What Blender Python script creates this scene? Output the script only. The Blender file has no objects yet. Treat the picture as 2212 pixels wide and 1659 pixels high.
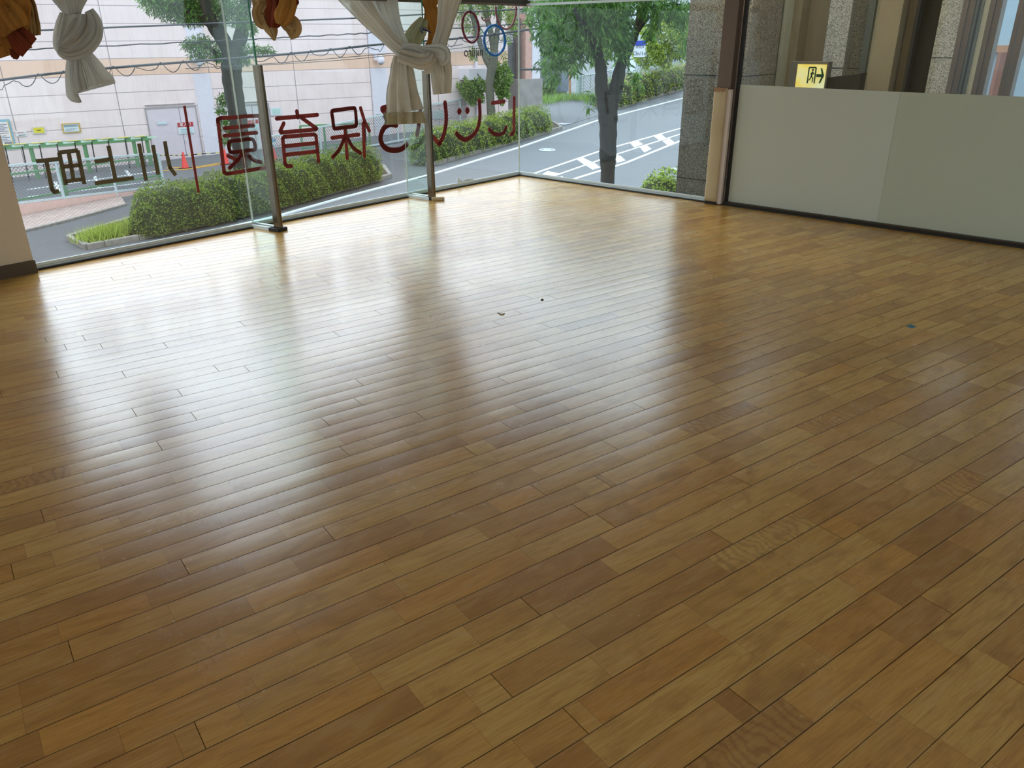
import bpy, bmesh, math, random
import numpy as np
from mathutils import Vector, Matrix
random.seed(7); np.random.seed(7)
sc = bpy.context.scene
col = sc.collection
PI = math.pi

# ------------------------------------------------------------------ camera
FPX = 1680.0
PITCH = math.radians(24.0); ROLL = math.radians(-0.45); H = 1.4
PPX, PPY = 1106.0, 829.5
_cp, _sp, _cr, _sr = math.cos(PITCH), math.sin(PITCH), math.cos(ROLL), math.sin(ROLL)
down = np.array([[_cr, -_sr, 0], [_sr, _cr, 0], [0, 0, 1.0]]) @ np.array([0, _cp, _sp])
fwd = np.array([0, 0, 1.0]) - down * down[2]; fwd /= np.linalg.norm(fwd)
rgt = np.cross(down, fwd)
cam_d = bpy.data.cameras.new('camera'); cam = bpy.data.objects.new('camera', cam_d); col.objects.link(cam)
cam_d.sensor_width = 36.0; cam_d.sensor_fit = 'HORIZONTAL'; cam_d.lens = FPX / 2212.0 * 36.0
cam_d.clip_start = 0.02; cam_d.clip_end = 500
def cv2w(v):
    v = np.array(v, float); return Vector((v @ rgt, v @ fwd, -(v @ down)))
cx_, cy_, cz_ = cv2w((1, 0, 0)), cv2w((0, -1, 0)), cv2w((0, 0, -1))
cam.matrix_world = Matrix(((cx_.x, cy_.x, cz_.x, 0), (cx_.y, cy_.y, cz_.y, 0), (cx_.z, cy_.z, cz_.z, H), (0, 0, 0, 1)))
sc.camera = cam

# ------------------------------------------------------------------ world, exposure, lamps
sc.view_settings.view_transform = 'Standard'; sc.view_settings.look = 'None'
sc.view_settings.exposure = 0.0; sc.view_settings.gamma = 1.0
sc.view_settings.use_curve_mapping = False
SKY = 1.65; GLOW = 2.5
FILL_LAMP = 2.2
w = bpy.data.worlds.new('overcast_sky'); sc.world = w; w.use_nodes = True
nt = w.node_tree; nt.nodes.clear()
o_ = nt.nodes.new('ShaderNodeOutputWorld'); bg = nt.nodes.new('ShaderNodeBackground')
tc = nt.nodes.new('ShaderNodeTexCoord'); sx = nt.nodes.new('ShaderNodeSeparateXYZ')
mr = nt.nodes.new('ShaderNodeMapRange'); rp = nt.nodes.new('ShaderNodeValToRGB')
nt.links.new(tc.outputs['Generated'], sx.inputs[0]); nt.links.new(sx.outputs['Z'], mr.inputs['Value'])
mr.inputs['From Min'].default_value = -0.1; mr.inputs['From Max'].default_value = 1.0
nt.links.new(mr.outputs[0], rp.inputs[0])
rp.color_ramp.elements[0].color = (0.62, 0.68, 0.74, 1); rp.color_ramp.elements[0].position = 0.05
rp.color_ramp.elements[1].color = (0.93, 1.03, 1.17, 1); rp.color_ramp.elements[1].position = 0.8
vd = nt.nodes.new('ShaderNodeVectorMath'); vd.operation = 'DOT_PRODUCT'; nt.links.new(tc.outputs['Generated'], vd.inputs[0])
gl_ = Vector((-.35, .72, .60)).normalized(); vd.inputs[1].default_value = gl_
pw_ = nt.nodes.new('ShaderNodeMath'); pw_.operation = 'MAXIMUM'; nt.links.new(vd.outputs['Value'], pw_.inputs[0]); pw_.inputs[1].default_value = 0.0
p2_ = nt.nodes.new('ShaderNodeMath'); p2_.operation = 'POWER'; nt.links.new(pw_.outputs[0], p2_.inputs[0]); p2_.inputs[1].default_value = 3.5
p3_ = nt.nodes.new('ShaderNodeMath'); p3_.operation = 'MULTIPLY_ADD'; nt.links.new(p2_.outputs[0], p3_.inputs[0]); p3_.inputs[1].default_value = GLOW; p3_.inputs[2].default_value = 1.0
vs_ = nt.nodes.new('ShaderNodeVectorMath'); vs_.operation = 'SCALE'; nt.links.new(rp.outputs[0], vs_.inputs[0]); nt.links.new(p3_.outputs[0], vs_.inputs['Scale'])
nt.links.new(vs_.outputs[0], bg.inputs['Color']); bg.inputs['Strength'].default_value = SKY
nt.links.new(bg.outputs[0], o_.inputs[0])
try:
    sc.cycles.transparent_max_bounces = 32
    sc.cycles.use_adaptive_sampling = True; sc.cycles.adaptive_threshold = 0.03
    sc.cycles.max_bounces = 7; sc.cycles.diffuse_bounces = 3; sc.cycles.glossy_bounces = 4
    sc.cycles.sample_clamp_indirect = 4.0
    sc.cycles.use_denoising = True
except Exception:
    pass
sun_d = bpy.data.lights.new('hazy_sun', 'SUN'); sun_d.energy = 0.35; sun_d.angle = math.radians(50); sun_d.color = (1.0, 0.98, 0.94)
sun = bpy.data.objects.new('hazy_sun', sun_d); col.objects.link(sun)
sun.rotation_euler = (math.radians(38), math.radians(12), 0); sun.location = (0, 5, 30)

# ------------------------------------------------------------------ pixel -> point on a known plane
def ray(x, y):
    d = np.array([x - PPX, y - PPY, FPX]); return np.array([d @ rgt, d @ fwd, -(d @ down)])
O = np.array([0, 0, H])
def g(x, y, z=0.0):
    r = ray(x, y); return O + r * ((z - H) / r[2])
def at(x, y, Y):
    r = ray(x, y); return O + r * (Y / r[1])
def onplane(x, y, P, n):
    r = ray(x, y); return O + r * (((np.array(P) - O) @ n) / (r @ n))
RA, RB, RC = -4.44, 0.015, 0.026              # the street: a plane that climbs gently
def zr(x, y): return RA + RB * x + RC * y
def gp(x, y, lift=0.0):
    r = ray(x, y); t = (RA + lift - H) / (r[2] - RB * r[0] - RC * r[1]); return O + t * r
Z3 = np.array([0, 0, 1.0])
C0 = g(1121.6, 377.5); WL = g(79.6, 581)
uA = (C0 - WL); uA[2] = 0; uA /= np.linalg.norm(uA)
nA = np.array([-uA[1], uA[0], 0])             # outwards through the long window
FR = g(2212, 533.3)
uB = FR - C0; uB[2] = 0; uB /= np.linalg.norm(uB)
nB = np.array([-uB[1], uB[0], 0])             # outwards through the right hand glass
def A(s, z=0.0, off=0.0): return C0 - uA * s + nA * off + Z3 * z     # s metres left of the corner
def B(s, z=0.0, off=0.0): return C0 + uB * s + nB * off + Z3 * z     # s metres right of the corner
def sA(x, y, off=0.0):
    p = onplane(x, y, C0 + nA * off, nA); return float((C0 - p) @ uA), float(p[2])
def sB(x, y, off=0.0):
    p = onplane(x, y, C0 + nB * off, nB); return float((p - C0) @ uB), float(p[2])

# ------------------------------------------------------------------ mesh helpers
class MB:
    def __init__(s): s.v = []; s.f = []; s.m = []
    def add(s, vs, fs, mi=0):
        b = len(s.v); s.v += [tuple(map(float, p)) for p in vs]; s.f += [tuple(b + i for i in f) for f in fs]; s.m += [mi] * len(fs); return s
    def box(s, c, sx, sy, sz, ux=None, uy=None, uz=None, mi=0):   # c = centre
        ux = np.array((1, 0, 0.) if ux is None else ux); uz = Z3 if uz is None else np.array(uz)
        uy = np.cross(uz, ux) if uy is None else np.array(uy); c = np.array(c)
        vs = [c + ux * sx / 2 * a + uy * sy / 2 * b + uz * sz / 2 * d for d in (-1, 1) for a, b in ((-1, -1), (1, -1), (1, 1), (-1, 1))]
        return s.add(vs, [(3, 2, 1, 0), (4, 5, 6, 7), (0, 1, 5, 4), (1, 2, 6, 5), (2, 3, 7, 6), (3, 0, 4, 7)], mi)
    def prism(s, pts, ext, mi=0):                                  # polygon pts (3d) pushed along ext
        n = len(pts); e = np.array(ext)
        vs = [np.array(p) for p in pts] + [np.array(p) + e for p in pts]
        return s.add(vs, [tuple(range(n))[::-1], tuple(range(n, 2 * n))] + [(i, (i + 1) % n, n + (i + 1) % n, n + i) for i in range(n)], mi)
    def bar(s, a, b, wd, ht=None, up=Z3, mi=0):                    # box between two points
        a = np.array(a, float); b = np.array(b, float); d = b - a; L = np.linalg.norm(d)
        if L < 1e-6: return s
        d /= L; up = np.array(up, float)
        if abs(d @ up) > 0.98: up = np.array((1, 0, 0.)) if abs(d[0]) < .9 else np.array((0, 1, 0.))
        y = np.cross(up, d); y /= np.linalg.norm(y); z = np.cross(d, y)
        return s.box((a + b) / 2, L, wd, wd if ht is None else ht, d, y, z, mi)
    def tube(s, pts, r, n=8, cap=True, mi=0):
        P = [np.array(p, float) for p in pts]; R = [r] * len(P) if np.isscalar(r) else list(r)
        b = len(s.v); prev = None
        for i, p in enumerate(P):
            t = P[min(i + 1, len(P) - 1)] - P[max(i - 1, 0)]; t /= (np.linalg.norm(t) + 1e-9)
            if prev is None:
                a = np.array((0, 0, 1.)) if abs(t[2]) < .9 else np.array((1, 0, 0.))
            else: a = prev
            x = a - t * (a @ t); x /= (np.linalg.norm(x) + 1e-9); y = np.cross(t, x); prev = x
            for k in range(n):
                q = p + R[i] * (x * math.cos(2 * PI * k / n) + y * math.sin(2 * PI * k / n)); s.v.append(tuple(map(float, q)))
        for i in range(len(P) - 1):
            for k in range(n):
                s.f.append((b + i * n + k, b + i * n + (k + 1) % n, b + (i + 1) * n + (k + 1) % n, b + (i + 1) * n + k)); s.m.append(mi)
        if cap:
            s.f.append(tuple(b + k for k in range(n))[::-1]); s.m.append(mi)
            s.f.append(tuple(b + (len(P) - 1) * n + k for k in range(n))); s.m.append(mi)
        return s
    def disc(s, c, r, th, ax=Z3, n=20, r2=None, mi=0):
        c = np.array(c, float); ax = np.array(ax, float); return s.tube([c, c + ax * th], [r, r if r2 is None else r2], n, True, mi)
    def build(s, name, mats, parent=None, smooth=False, bevel=0, origin=None):
        V = np.array(s.v, float)
        if parent is not None: og = np.array(parent['_o'])
        elif origin is not None: og = np.array(origin, float)
        else:
            lo, hi = V.min(0), V.max(0); og = np.array([(lo[0] + hi[0]) / 2, (lo[1] + hi[1]) / 2, lo[2]])
        me = bpy.data.meshes.new(name); me.from_pydata((V - og).tolist(), [], s.f)
        if not isinstance(mats, (list, tuple)): mats = [mats]
        for m in mats: me.materials.append(m)
        if len(mats) > 1: me.polygons.foreach_set('material_index', s.m)
        if smooth: me.polygons.foreach_set('use_smooth', [True] * len(s.f))
        me.update()
        o = bpy.data.objects.new(name, me); col.objects.link(o)
        if parent is not None: o.parent = parent
        else: o.location = og
        o['_o'] = og.tolist()
        if bevel:
            bm_ = o.modifiers.new('bevel', 'BEVEL'); bm_.width = bevel; bm_.segments = 2; bm_.limit_method = 'ANGLE'
        return o
def tag(o, label, cat, group=None, kind=None):
    if label: o['label'] = label
    if cat: o['category'] = cat
    if group: o['group'] = group
    if kind: o['kind'] = kind
    return o
def struct(o, label=None):
    o['kind'] = 'structure'
    if label: o['label'] = label
    return o
def empty(name, loc, label=None, cat=None, group=None, kind=None):
    o = bpy.data.objects.new(name, None); col.objects.link(o); o.location = [float(t) for t in loc]; o['_o'] = [float(t) for t in loc]
    o.empty_display_size = 0.1
    tag(o, label, cat, group, kind); return o
def copy_tree(o, loc, label=None, group=None):
    r = o.copy(); col.objects.link(r); r.location = [float(t) for t in loc]
    if label: r['label'] = label
    if group: r['group'] = group
    for ch in list(o.children):
        c = ch.copy(); col.objects.link(c); c.parent = r
        for gch in list(ch.children):
            d = gch.copy(); col.objects.link(d); d.parent = c
    return r

# ------------------------------------------------------------------ materials
def lin(c):
    return tuple(((x / 255.0) / 12.92 if x / 255.0 <= 0.04045 else ((x / 255.0 + 0.055) / 1.055) ** 2.4) for x in c)
class NT:
    def __init__(s, name):
        s.mat = bpy.data.materials.new(name); s.mat.use_nodes = True; s.t = s.mat.node_tree; s.t.nodes.clear()
        s.out = s.n('ShaderNodeOutputMaterial'); s.bsdf = s.n('ShaderNodeBsdfPrincipled'); s.l(s.bsdf.outputs[0], s.out.inputs[0])
    def n(s, typ, **kw):
        x = s.t.nodes.new(typ)
        for k, v in kw.items(): setattr(x, k, v)
        return x
    def l(s, a, b): s.t.links.new(a, b)
    def inp(s, node, key, val):
        if hasattr(val, 'links') or hasattr(val, 'is_linked'): s.l(val, node.inputs[key])
        else: node.inputs[key].default_value = val
    def math(s, op, a, b=None, c=None, clamp=False):
        x = s.n('ShaderNodeMath', operation=op); x.use_clamp = clamp
        s.inp(x, 0, a)
        if b is not None: s.inp(x, 1, b)
        if c is not None: s.inp(x, 2, c)
        return x.outputs[0]
    def mix(s, fac, a, b, blend='MIX'):
        x = s.n('ShaderNodeMix', data_type='RGBA', blend_type=blend); s.inp(x, 0, fac)
        for k, v in ((6, a), (7, b)):
            if isinstance(v, tuple): v = v if len(v) == 4 else v + (1,)
            s.inp(x, k, v)
        return x.outputs[2]
    def ramp(s, fac, stops):
        x = s.n('ShaderNodeValToRGB'); s.inp(x, 0, fac); e = x.color_ramp.elements
        while len(e) < len(stops): e.new(0.5)
        for i, (p, c) in enumerate(stops): e[i].position = p; e[i].color = tuple(c) + (1,) if len(c) == 3 else c
        return x.outputs[0]
    def noise(s, vec, scale, detail=3, rough=.5, dist=0):
        x = s.n('ShaderNodeTexNoise'); x.inputs['Scale'].default_value = scale; x.inputs['Detail'].default_value = detail
        x.inputs['Roughness'].default_value = rough; x.inputs['Distortion'].default_value = dist
        if vec is not None: s.l(vec, x.inputs['Vector'])
        return x.outputs['Fac']
    def obj(s): return s.n('ShaderNodeTexCoord').outputs['Object']
    def bump(s, h, strength=.3, dist=.01, normal=None):
        x = s.n('ShaderNodeBump'); x.inputs['Strength'].default_value = strength; x.inputs['Distance'].default_value = dist
        s.l(h, x.inputs['Height'])
        if normal is not None: s.l(normal, x.inputs['Normal'])
        return x.outputs[0]
def M(name, rgb, rough=.6, metal=0.0, var=.12, vscale=6.0, bump=0.0, bscale=40.0, spec=.5, emit=None, trans=0.0):
    """plain procedural material: a colour broken up by noise, optional bump"""
    t = NT(name); c = lin(rgb); ob = t.obj(); nz = t.noise(ob, vscale, 4)
    dk = tuple(x * (1 - var) for x in c); lt = tuple(min(1, x * (1 + var)) for x in c)
    t.l(t.ramp(nz, [(.3, dk), (.7, lt)]), t.bsdf.inputs['Base Color'])
    t.bsdf.inputs['Roughness'].default_value = rough; t.bsdf.inputs['Metallic'].default_value = metal
    t.bsdf.inputs['Specular IOR Level'].default_value = spec
    if bump: t.l(t.bump(t.noise(ob, bscale, 4), bump, .01), t.bsdf.inputs['Normal'])
    if emit:
        t.bsdf.inputs['Emission Color'].default_value = lin(emit[0]) + (1,); t.bsdf.inputs['Emission Strength'].default_value = emit[1]
    if trans:
        tr = t.n('ShaderNodeBsdfTranslucent'); mx = t.n('ShaderNodeMixShader'); mx.inputs[0].default_value = trans
        t.l(t.ramp(nz, [(.3, dk), (.7, lt)]), tr.inputs['Color'])
        t.l(t.bsdf.outputs[0], mx.inputs[1]); t.l(tr.outputs[0], mx.inputs[2]); t.l(mx.outputs[0], t.out.inputs[0])
    return t.mat

def glass_mat(name, tint=(.93, .97, .955), ior=1.5, refl=1.0, dirt=.0):
    t = NT(name); tr = t.n('ShaderNodeBsdfTransparent'); gl = t.n('ShaderNodeBsdfGlossy'); mx = t.n('ShaderNodeMixShader')
    ge = t.n('ShaderNodeNewGeometry'); dt = t.n('ShaderNodeVectorMath', operation='DOT_PRODUCT'); t.l(ge.outputs['Normal'], dt.inputs[0]); t.l(ge.outputs['Incoming'], dt.inputs[1])
    f0 = ((ior - 1) / (ior + 1)) ** 2
    sch = t.math('ADD', f0, t.math('MULTIPLY', 1 - f0, t.math('POWER', t.math('SUBTRACT', 1.0, t.math('ABSOLUTE', dt.outputs['Value']), clamp=True), 5.0)))
    tr.inputs[0].default_value = tint + (1,); gl.inputs['Roughness'].default_value = 0.0
    gl.inputs['Color'].default_value = (refl, refl, refl, 1)
    t.l(sch, mx.inputs[0]); t.l(tr.outputs[0], mx.inputs[1]); t.l(gl.outputs[0], mx.inputs[2])
    if dirt:
        df = t.n('ShaderNodeBsdfDiffuse'); df.inputs[0].default_value = (.8, .85, .85, 1); m2 = t.n('ShaderNodeMixShader')
        ob = t.obj(); mp = t.n('ShaderNodeMapping'); mp.inputs['Scale'].default_value = (3, 3, .35); t.l(ob, mp.inputs[0])
        nz = t.noise(mp.outputs[0], 2.5, 5, .6); f = t.math('MULTIPLY', t.math('SUBTRACT', nz, .42, clamp=True), dirt * 5)
        t.l(f, m2.inputs[0]); t.l(mx.outputs[0], m2.inputs[1]); t.l(df.outputs[0], m2.inputs[2]); t.l(m2.outputs[0], t.out.inputs[0])
    else: t.l(mx.outputs[0], t.out.inputs[0])
    return t.mat

PL_AZ = math.radians(35.6); PL_W = 0.0915
def floor_mat():
    t = NT('worn_birch_boards'); ob = t.obj()
    rot = t.n('ShaderNodeVectorRotate'); rot.rotation_type = 'Z_AXIS'; rot.inputs['Angle'].default_value = -PL_AZ; t.l(ob, rot.inputs['Vector'])
    sp = t.n('ShaderNodeSeparateXYZ'); t.l(rot.outputs[0], sp.inputs[0]); u, v = sp.outputs[0], sp.outputs[1]
    vs = t.math('DIVIDE', t.math('SUBTRACT', v, 0.0055), PL_W); row = t.math('FLOOR', vs); fv = t.math('FRACT', vs)
    wn = t.n('ShaderNodeTexWhiteNoise', noise_dimensions='1D'); t.l(row, wn.inputs['W']); rr = wn.outputs['Value']
    uo = t.math('ADD', u, t.math('MULTIPLY', rr, 9.3)); bs = t.math('DIVIDE', uo, 1.82); brd = t.math('FLOOR', bs); fb = t.math('FRACT', bs)
    W = t.math('ADD', t.math('MULTIPLY', uo, 2.5), t.math('ADD', t.math('MULTIPLY', row, 57.31), t.math('MULTIPLY', brd, 31.7)))
    vo = t.n('ShaderNodeTexVoronoi', voronoi_dimensions='1D'); t.l(W, vo.inputs['W']); vo.inputs['Scale'].default_value = 1.0
    ve = t.n('ShaderNodeTexVoronoi', voronoi_dimensions='1D', feature='DISTANCE_TO_EDGE'); t.l(W, ve.inputs['W']); ve.inputs['Scale'].default_value = 1.0
    sc3 = t.n('ShaderNodeSeparateColor'); t.l(vo.outputs['Color'], sc3.inputs[0]); r1, r2, r3 = sc3.outputs[0], sc3.outputs[1], sc3.outputs[2]
    # tone of each block
    base = t.ramp(r1, [(0.0, lin((172, 122, 54))), (.2, lin((194, 148, 72))), (.45, lin((204, 160, 82))), (.7, lin((214, 174, 98))), (.88, lin((208, 154, 68))), (1.0, lin((186, 138, 68)))])
    # grain stretched along the board, shifted for every block
    cmb = t.n('ShaderNodeCombineXYZ'); t.l(t.math('MULTIPLY', u, 2.2), cmb.inputs[0]); t.l(t.math('MULTIPLY', v, 26.0), cmb.inputs[1]); t.l(t.math('MULTIPLY', r2, 40.0), cmb.inputs[2])
    grain = t.noise(cmb.outputs[0], 2.0, 6, .62, .6)
    cmb2 = t.n('ShaderNodeCombineXYZ'); t.l(t.math('MULTIPLY', u, 5.0), cmb2.inputs[0]); t.l(t.math('MULTIPLY', v, 14.0), cmb2.inputs[1]); t.l(t.math('MULTIPLY', r3, 60.0), cmb2.inputs[2])
    blotch = t.noise(cmb2.outputs[0], 1.0, 4, .55, 1.2)
    c1 = t.mix(t.math('MULTIPLY', t.math('SUBTRACT', grain, .42, clamp=True), 1.5, clamp=True), base, lin((164, 116, 56)))
    c2 = t.mix(t.math('MULTIPLY', t.math('SUBTRACT', blotch, .50, clamp=True), 2.4, clamp=True), c1, lin((150, 104, 44)))
    c2 = t.mix(t.math('MULTIPLY', t.math('SUBTRACT', .48, blotch, clamp=True), 1.6, clamp=True), c2, lin((205, 176, 126)))
    cmg = t.n('ShaderNodeCombineXYZ'); t.l(t.math('MULTIPLY', u, 9.0), cmg.inputs[0]); t.l(t.math('MULTIPLY', v, 190.0), cmg.inputs[1]); t.l(t.math('MULTIPLY', r2, 90.0), cmg.inputs[2])
    fg = t.noise(cmg.outputs[0], 1.0, 5, .75, .4)
    c2 = t.mix(t.math('MULTIPLY', t.math('SUBTRACT', fg, .47, clamp=True), 2.2, clamp=True), c2, lin((150, 102, 42)))
    c2 = t.mix(t.math('MULTIPLY', t.math('SUBTRACT', .44, fg, clamp=True), 1.6, clamp=True), c2, lin((224, 190, 132)))
    nk = t.noise(cmb.outputs[0], 7.0, 3, .6); c2 = t.mix(t.math('MULTIPLY', t.math('GREATER_THAN', nk, .735), .6), c2, lin((92, 56, 24)))
    # curly figure on a few blocks
    wv = t.n('ShaderNodeTexWave', wave_type='BANDS', bands_direction='X'); wv.inputs['Scale'].default_value = 11.0; wv.inputs['Distortion'].default_value = 11.0; wv.inputs['Detail'].default_value = 3.0; wv.inputs['Detail Scale'].default_value = 1.2
    t.l(rot.outputs[0], wv.inputs['Vector'])
    curl = t.math('MULTIPLY', t.math('GREATER_THAN', r3, .985), t.math('MULTIPLY', t.math('POWER', wv.outputs['Fac'], 2.0), .4))
    c3 = t.mix(curl, c2, lin((112, 70, 28)))
    # reddish and greyish wear
    big = t.noise(ob, .9, 4, .6); c3 = t.mix(t.math('MULTIPLY', t.math('SUBTRACT', big, .5, clamp=True), 1.3, clamp=True), c3, lin((172, 150, 118)))
    # knots and nicks
    kv = t.n('ShaderNodeTexVoronoi'); kv.inputs['Scale'].default_value = 5.5
    cmk = t.n('ShaderNodeCombineXYZ'); t.l(t.math('MULTIPLY', u, .6), cmk.inputs[0]); t.l(v, cmk.inputs[1]); t.l(cmk.outputs[0], kv.inputs['Vector'])
    ks = t.n('ShaderNodeSeparateColor'); t.l(kv.outputs['Color'], ks.inputs[0])
    kd = t.math('ADD', kv.outputs['Distance'], t.math('MULTIPLY', t.math('SUBTRACT', t.noise(ob, 90, 2), .5), .03))
    kn = t.math('MULTIPLY', t.math('LESS_THAN', kd, t.math('MULTIPLY', ks.outputs[1], .034)), t.math('GREATER_THAN', ks.outputs[0], .5))
    halo = t.math('MULTIPLY', t.math('SUBTRACT', 1.0, t.math('MULTIPLY', kd, 7.0), clamp=True), t.math('MULTIPLY', t.math('GREATER_THAN', ks.outputs[0], .8), .45))
    c4 = t.mix(halo, c3, lin((120, 76, 32))); c4 = t.mix(kn, c4, lin((52, 30, 14)))
    # pale scratches
    cms = t.n('ShaderNodeCombineXYZ'); t.l(t.math('MULTIPLY', u, 6.0), cms.inputs[0]); t.l(t.math('MULTIPLY', v, 60.0), cms.inputs[1])
    scr = t.math('MULTIPLY', t.math('GREATER_THAN', t.noise(cms.outputs[0], 1.3, 5, .7, 2.0), .74), .18)
    c5 = t.mix(scr, c4, lin((214, 190, 150)))
    # block joint (faint), worn pale edge, seam (dark), board end (dark)
    jn = t.math('MULTIPLY', t.math('LESS_THAN', ve.outputs['Distance'], .0022), .35)
    c6 = t.mix(jn, c5, lin((96, 62, 30)))
    ed = t.math('MULTIPLY', t.math('MINIMUM', fv, t.math('SUBTRACT', 1.0, fv)), PL_W)
    pe = t.math('MULTIPLY', t.math('SUBTRACT', 1.0, t.math('DIVIDE', ed, .009), clamp=True), t.math('MULTIPLY', t.math('SUBTRACT', t.noise(ob, 2.3, 3), .36, clamp=True), 1.8, clamp=True))
    c7 = t.mix(t.math('MULTIPLY', pe, .6), c6, lin((170, 152, 126)))
    sw = t.math('ADD', .0003, t.math('MULTIPLY', t.noise(ob, 3.0, 2), .0018))
    seam = t.math('LESS_THAN', ed, sw)
    eb = t.math('MULTIPLY', t.math('MINIMUM', fb, t.math('SUBTRACT', 1.0, fb)), 1.82)
    dk = t.math('MAXIMUM', seam, t.math('LESS_THAN', eb, .0010))
    c8 = t.mix(t.math('MULTIPLY', dk, .85), c7, lin((44, 27, 14)))
    c8 = t.mix(1.0, c8, (.95, .92, .74), 'MULTIPLY')
    t.l(c8, t.bsdf.inputs['Base Color'])
    # gloss: lacquer, worn in places
    wear = t.noise(ob, 1.7, 5, .65); fine = t.noise(ob, 55.0, 4, .7)
    ro = t.math('ADD', t.math('MULTIPLY', wear, .20), t.math('ADD', t.math('MULTIPLY', fine, .06), .12))
    t.l(t.math('ADD', ro, t.math('MULTIPLY', dk, .4)), t.bsdf.inputs['Roughness'])
    t.bsdf.inputs['IOR'].default_value = 2.15
    t.l(t.math('MULTIPLY', t.math('SUBTRACT', 1.0, dk), .5), t.bsdf.inputs['Specular IOR Level'])
    # shallow cupping of every board, open seams, fine tooth
    cup = t.math('MULTIPLY', t.math('MULTIPLY', fv, t.math('SUBTRACT', 1.0, fv)), 4.0)
    hgt = t.math('ADD', t.math('MULTIPLY', cup, t.math('ADD', .25, t.math('MULTIPLY', rr, .5))), t.math('MULTIPLY', dk, -2.5))
    hgt = t.math('ADD', hgt, t.math('MULTIPLY', t.noise(ob, 30.0, 4, .6), .14))
    hgt = t.math('ADD', hgt, t.math('MULTIPLY', t.noise(cmb2.outputs[0], .6, 2), .9))
    t.l(t.bump(hgt, .75, .0012), t.bsdf.inputs['Normal'])
    return t.mat

def granite_mat(name, a, b, scale=160):
    t = NT(name); ob = t.obj(); vo = t.n('ShaderNodeTexVoronoi'); vo.inputs['Scale'].default_value = scale; t.l(ob, vo.inputs['Vector']); vs = t.n('ShaderNodeSeparateColor'); t.l(vo.outputs['Color'], vs.inputs[0]); n1 = vs.outputs[0]; n2 = t.noise(ob, 3, 3)
    c = t.ramp(n1, [(.05, lin(tuple(x * .5 for x in b))), (.3, lin(b)), (.55, lin(a)), (.9, lin(tuple(min(255, x * 1.2) for x in a)))])
    c = t.mix(t.math('MULTIPLY', n2, .3), c, lin(b)); t.l(c, t.bsdf.inputs['Base Color'])
    t.bsdf.inputs['Roughness'].default_value = .55
    sp = t.n('ShaderNodeSeparateXYZ'); t.l(ob, sp.inputs[0])
    return t.mat

def asphalt_mat(name, rgb):
    t = NT(name); ob = t.obj(); c = lin(rgb); n1 = t.noise(ob, 60, 3, .8); n2 = t.noise(ob, .35, 4)
    cc = t.ramp(n1, [(.3, tuple(x * .72 for x in c)), (.7, tuple(x * 1.25 for x in c))])
    cc = t.mix(t.math('MULTIPLY', t.math('SUBTRACT', n2, .4, clamp=True), 1.2, clamp=True), cc, tuple(x * .78 for x in c))
    t.l(cc, t.bsdf.inputs['Base Color']); t.bsdf.inputs['Roughness'].default_value = .8
    t.l(t.bump(n1, .3, .01), t.bsdf.inputs['Normal']); return t.mat

def panel_wall_mat():
    """pale pink precast panels: joints, an orange band between two joints; object z is height"""
    t = NT('pink_precast_panels'); ob = t.obj(); sp = t.n('ShaderNodeSeparateXYZ'); t.l(ob, sp.inputs[0]); x, z = sp.outputs[0], sp.outputs[2]
    nz = t.noise(ob, .8, 5, .6)
    c = t.ramp(nz, [(.3, lin((244, 226, 224))), (.7, lin((255, 240, 238)))])
    band = t.math('MULTIPLY', t.math('GREATER_THAN', z, 0.0), t.math('LESS_THAN', z, .68))
    c = t.mix(band, c, lin((243, 208, 184)))
    fz = t.math('FRACT', t.math('DIVIDE', z, .695)); dz = t.math('MINIMUM', fz, t.math('SUBTRACT', 1.0, fz))
    jz = t.math('LESS_THAN', dz, .017)
    fx = t.math('FRACT', t.math('DIVIDE', t.math('SUBTRACT', x, 3.39), 4.15)); dx = t.math('MINIMUM', fx, t.math('SUBTRACT', 1.0, fx))
    jx = t.math('LESS_THAN', dx, .0045)
    j = t.math('MAXIMUM', jz, jx); c = t.mix(t.math('MULTIPLY', j, .75), c, lin((120, 112, 120)))
    # rain streaks below joints
    mp = t.n('ShaderNodeMapping'); mp.inputs['Scale'].default_value = (3, 1, .15); t.l(ob, mp.inputs[0])
    st = t.math('MULTIPLY', t.math('SUBTRACT', t.noise(mp.outputs[0], 3, 4), .52, clamp=True), .8)
    c = t.mix(st, c, lin((190, 178, 180)))
    t.l(c, t.bsdf.inputs['Base Color']); t.bsdf.inputs['Roughness'].default_value = .75
    t.l(t.bump(t.math('SUBTRACT', 1.0, j), .4, .03), t.bsdf.inputs['Normal'])
    return t.mat

def leaf_mat(name, a, b, trans=.35):
    t = NT(name); gi = t.n('ShaderNodeNewGeometry'); c = t.ramp(gi.outputs['Random Per Island'], [(0, lin(a)), (.55, lin(b)), (1, lin(tuple(min(255, x * 1.25) for x in b)))])
    t.l(c, t.bsdf.inputs['Base Color']); t.bsdf.inputs['Roughness'].default_value = .5
    tr = t.n('ShaderNodeBsdfTranslucent'); t.l(c, tr.inputs['Color']); mx = t.n('ShaderNodeMixShader'); mx.inputs[0].default_value = trans
    t.l(t.bsdf.outputs[0], mx.inputs[1]); t.l(tr.outputs[0], mx.inputs[2]); t.l(mx.outputs[0], t.out.inputs[0])
    return t.mat

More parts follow.
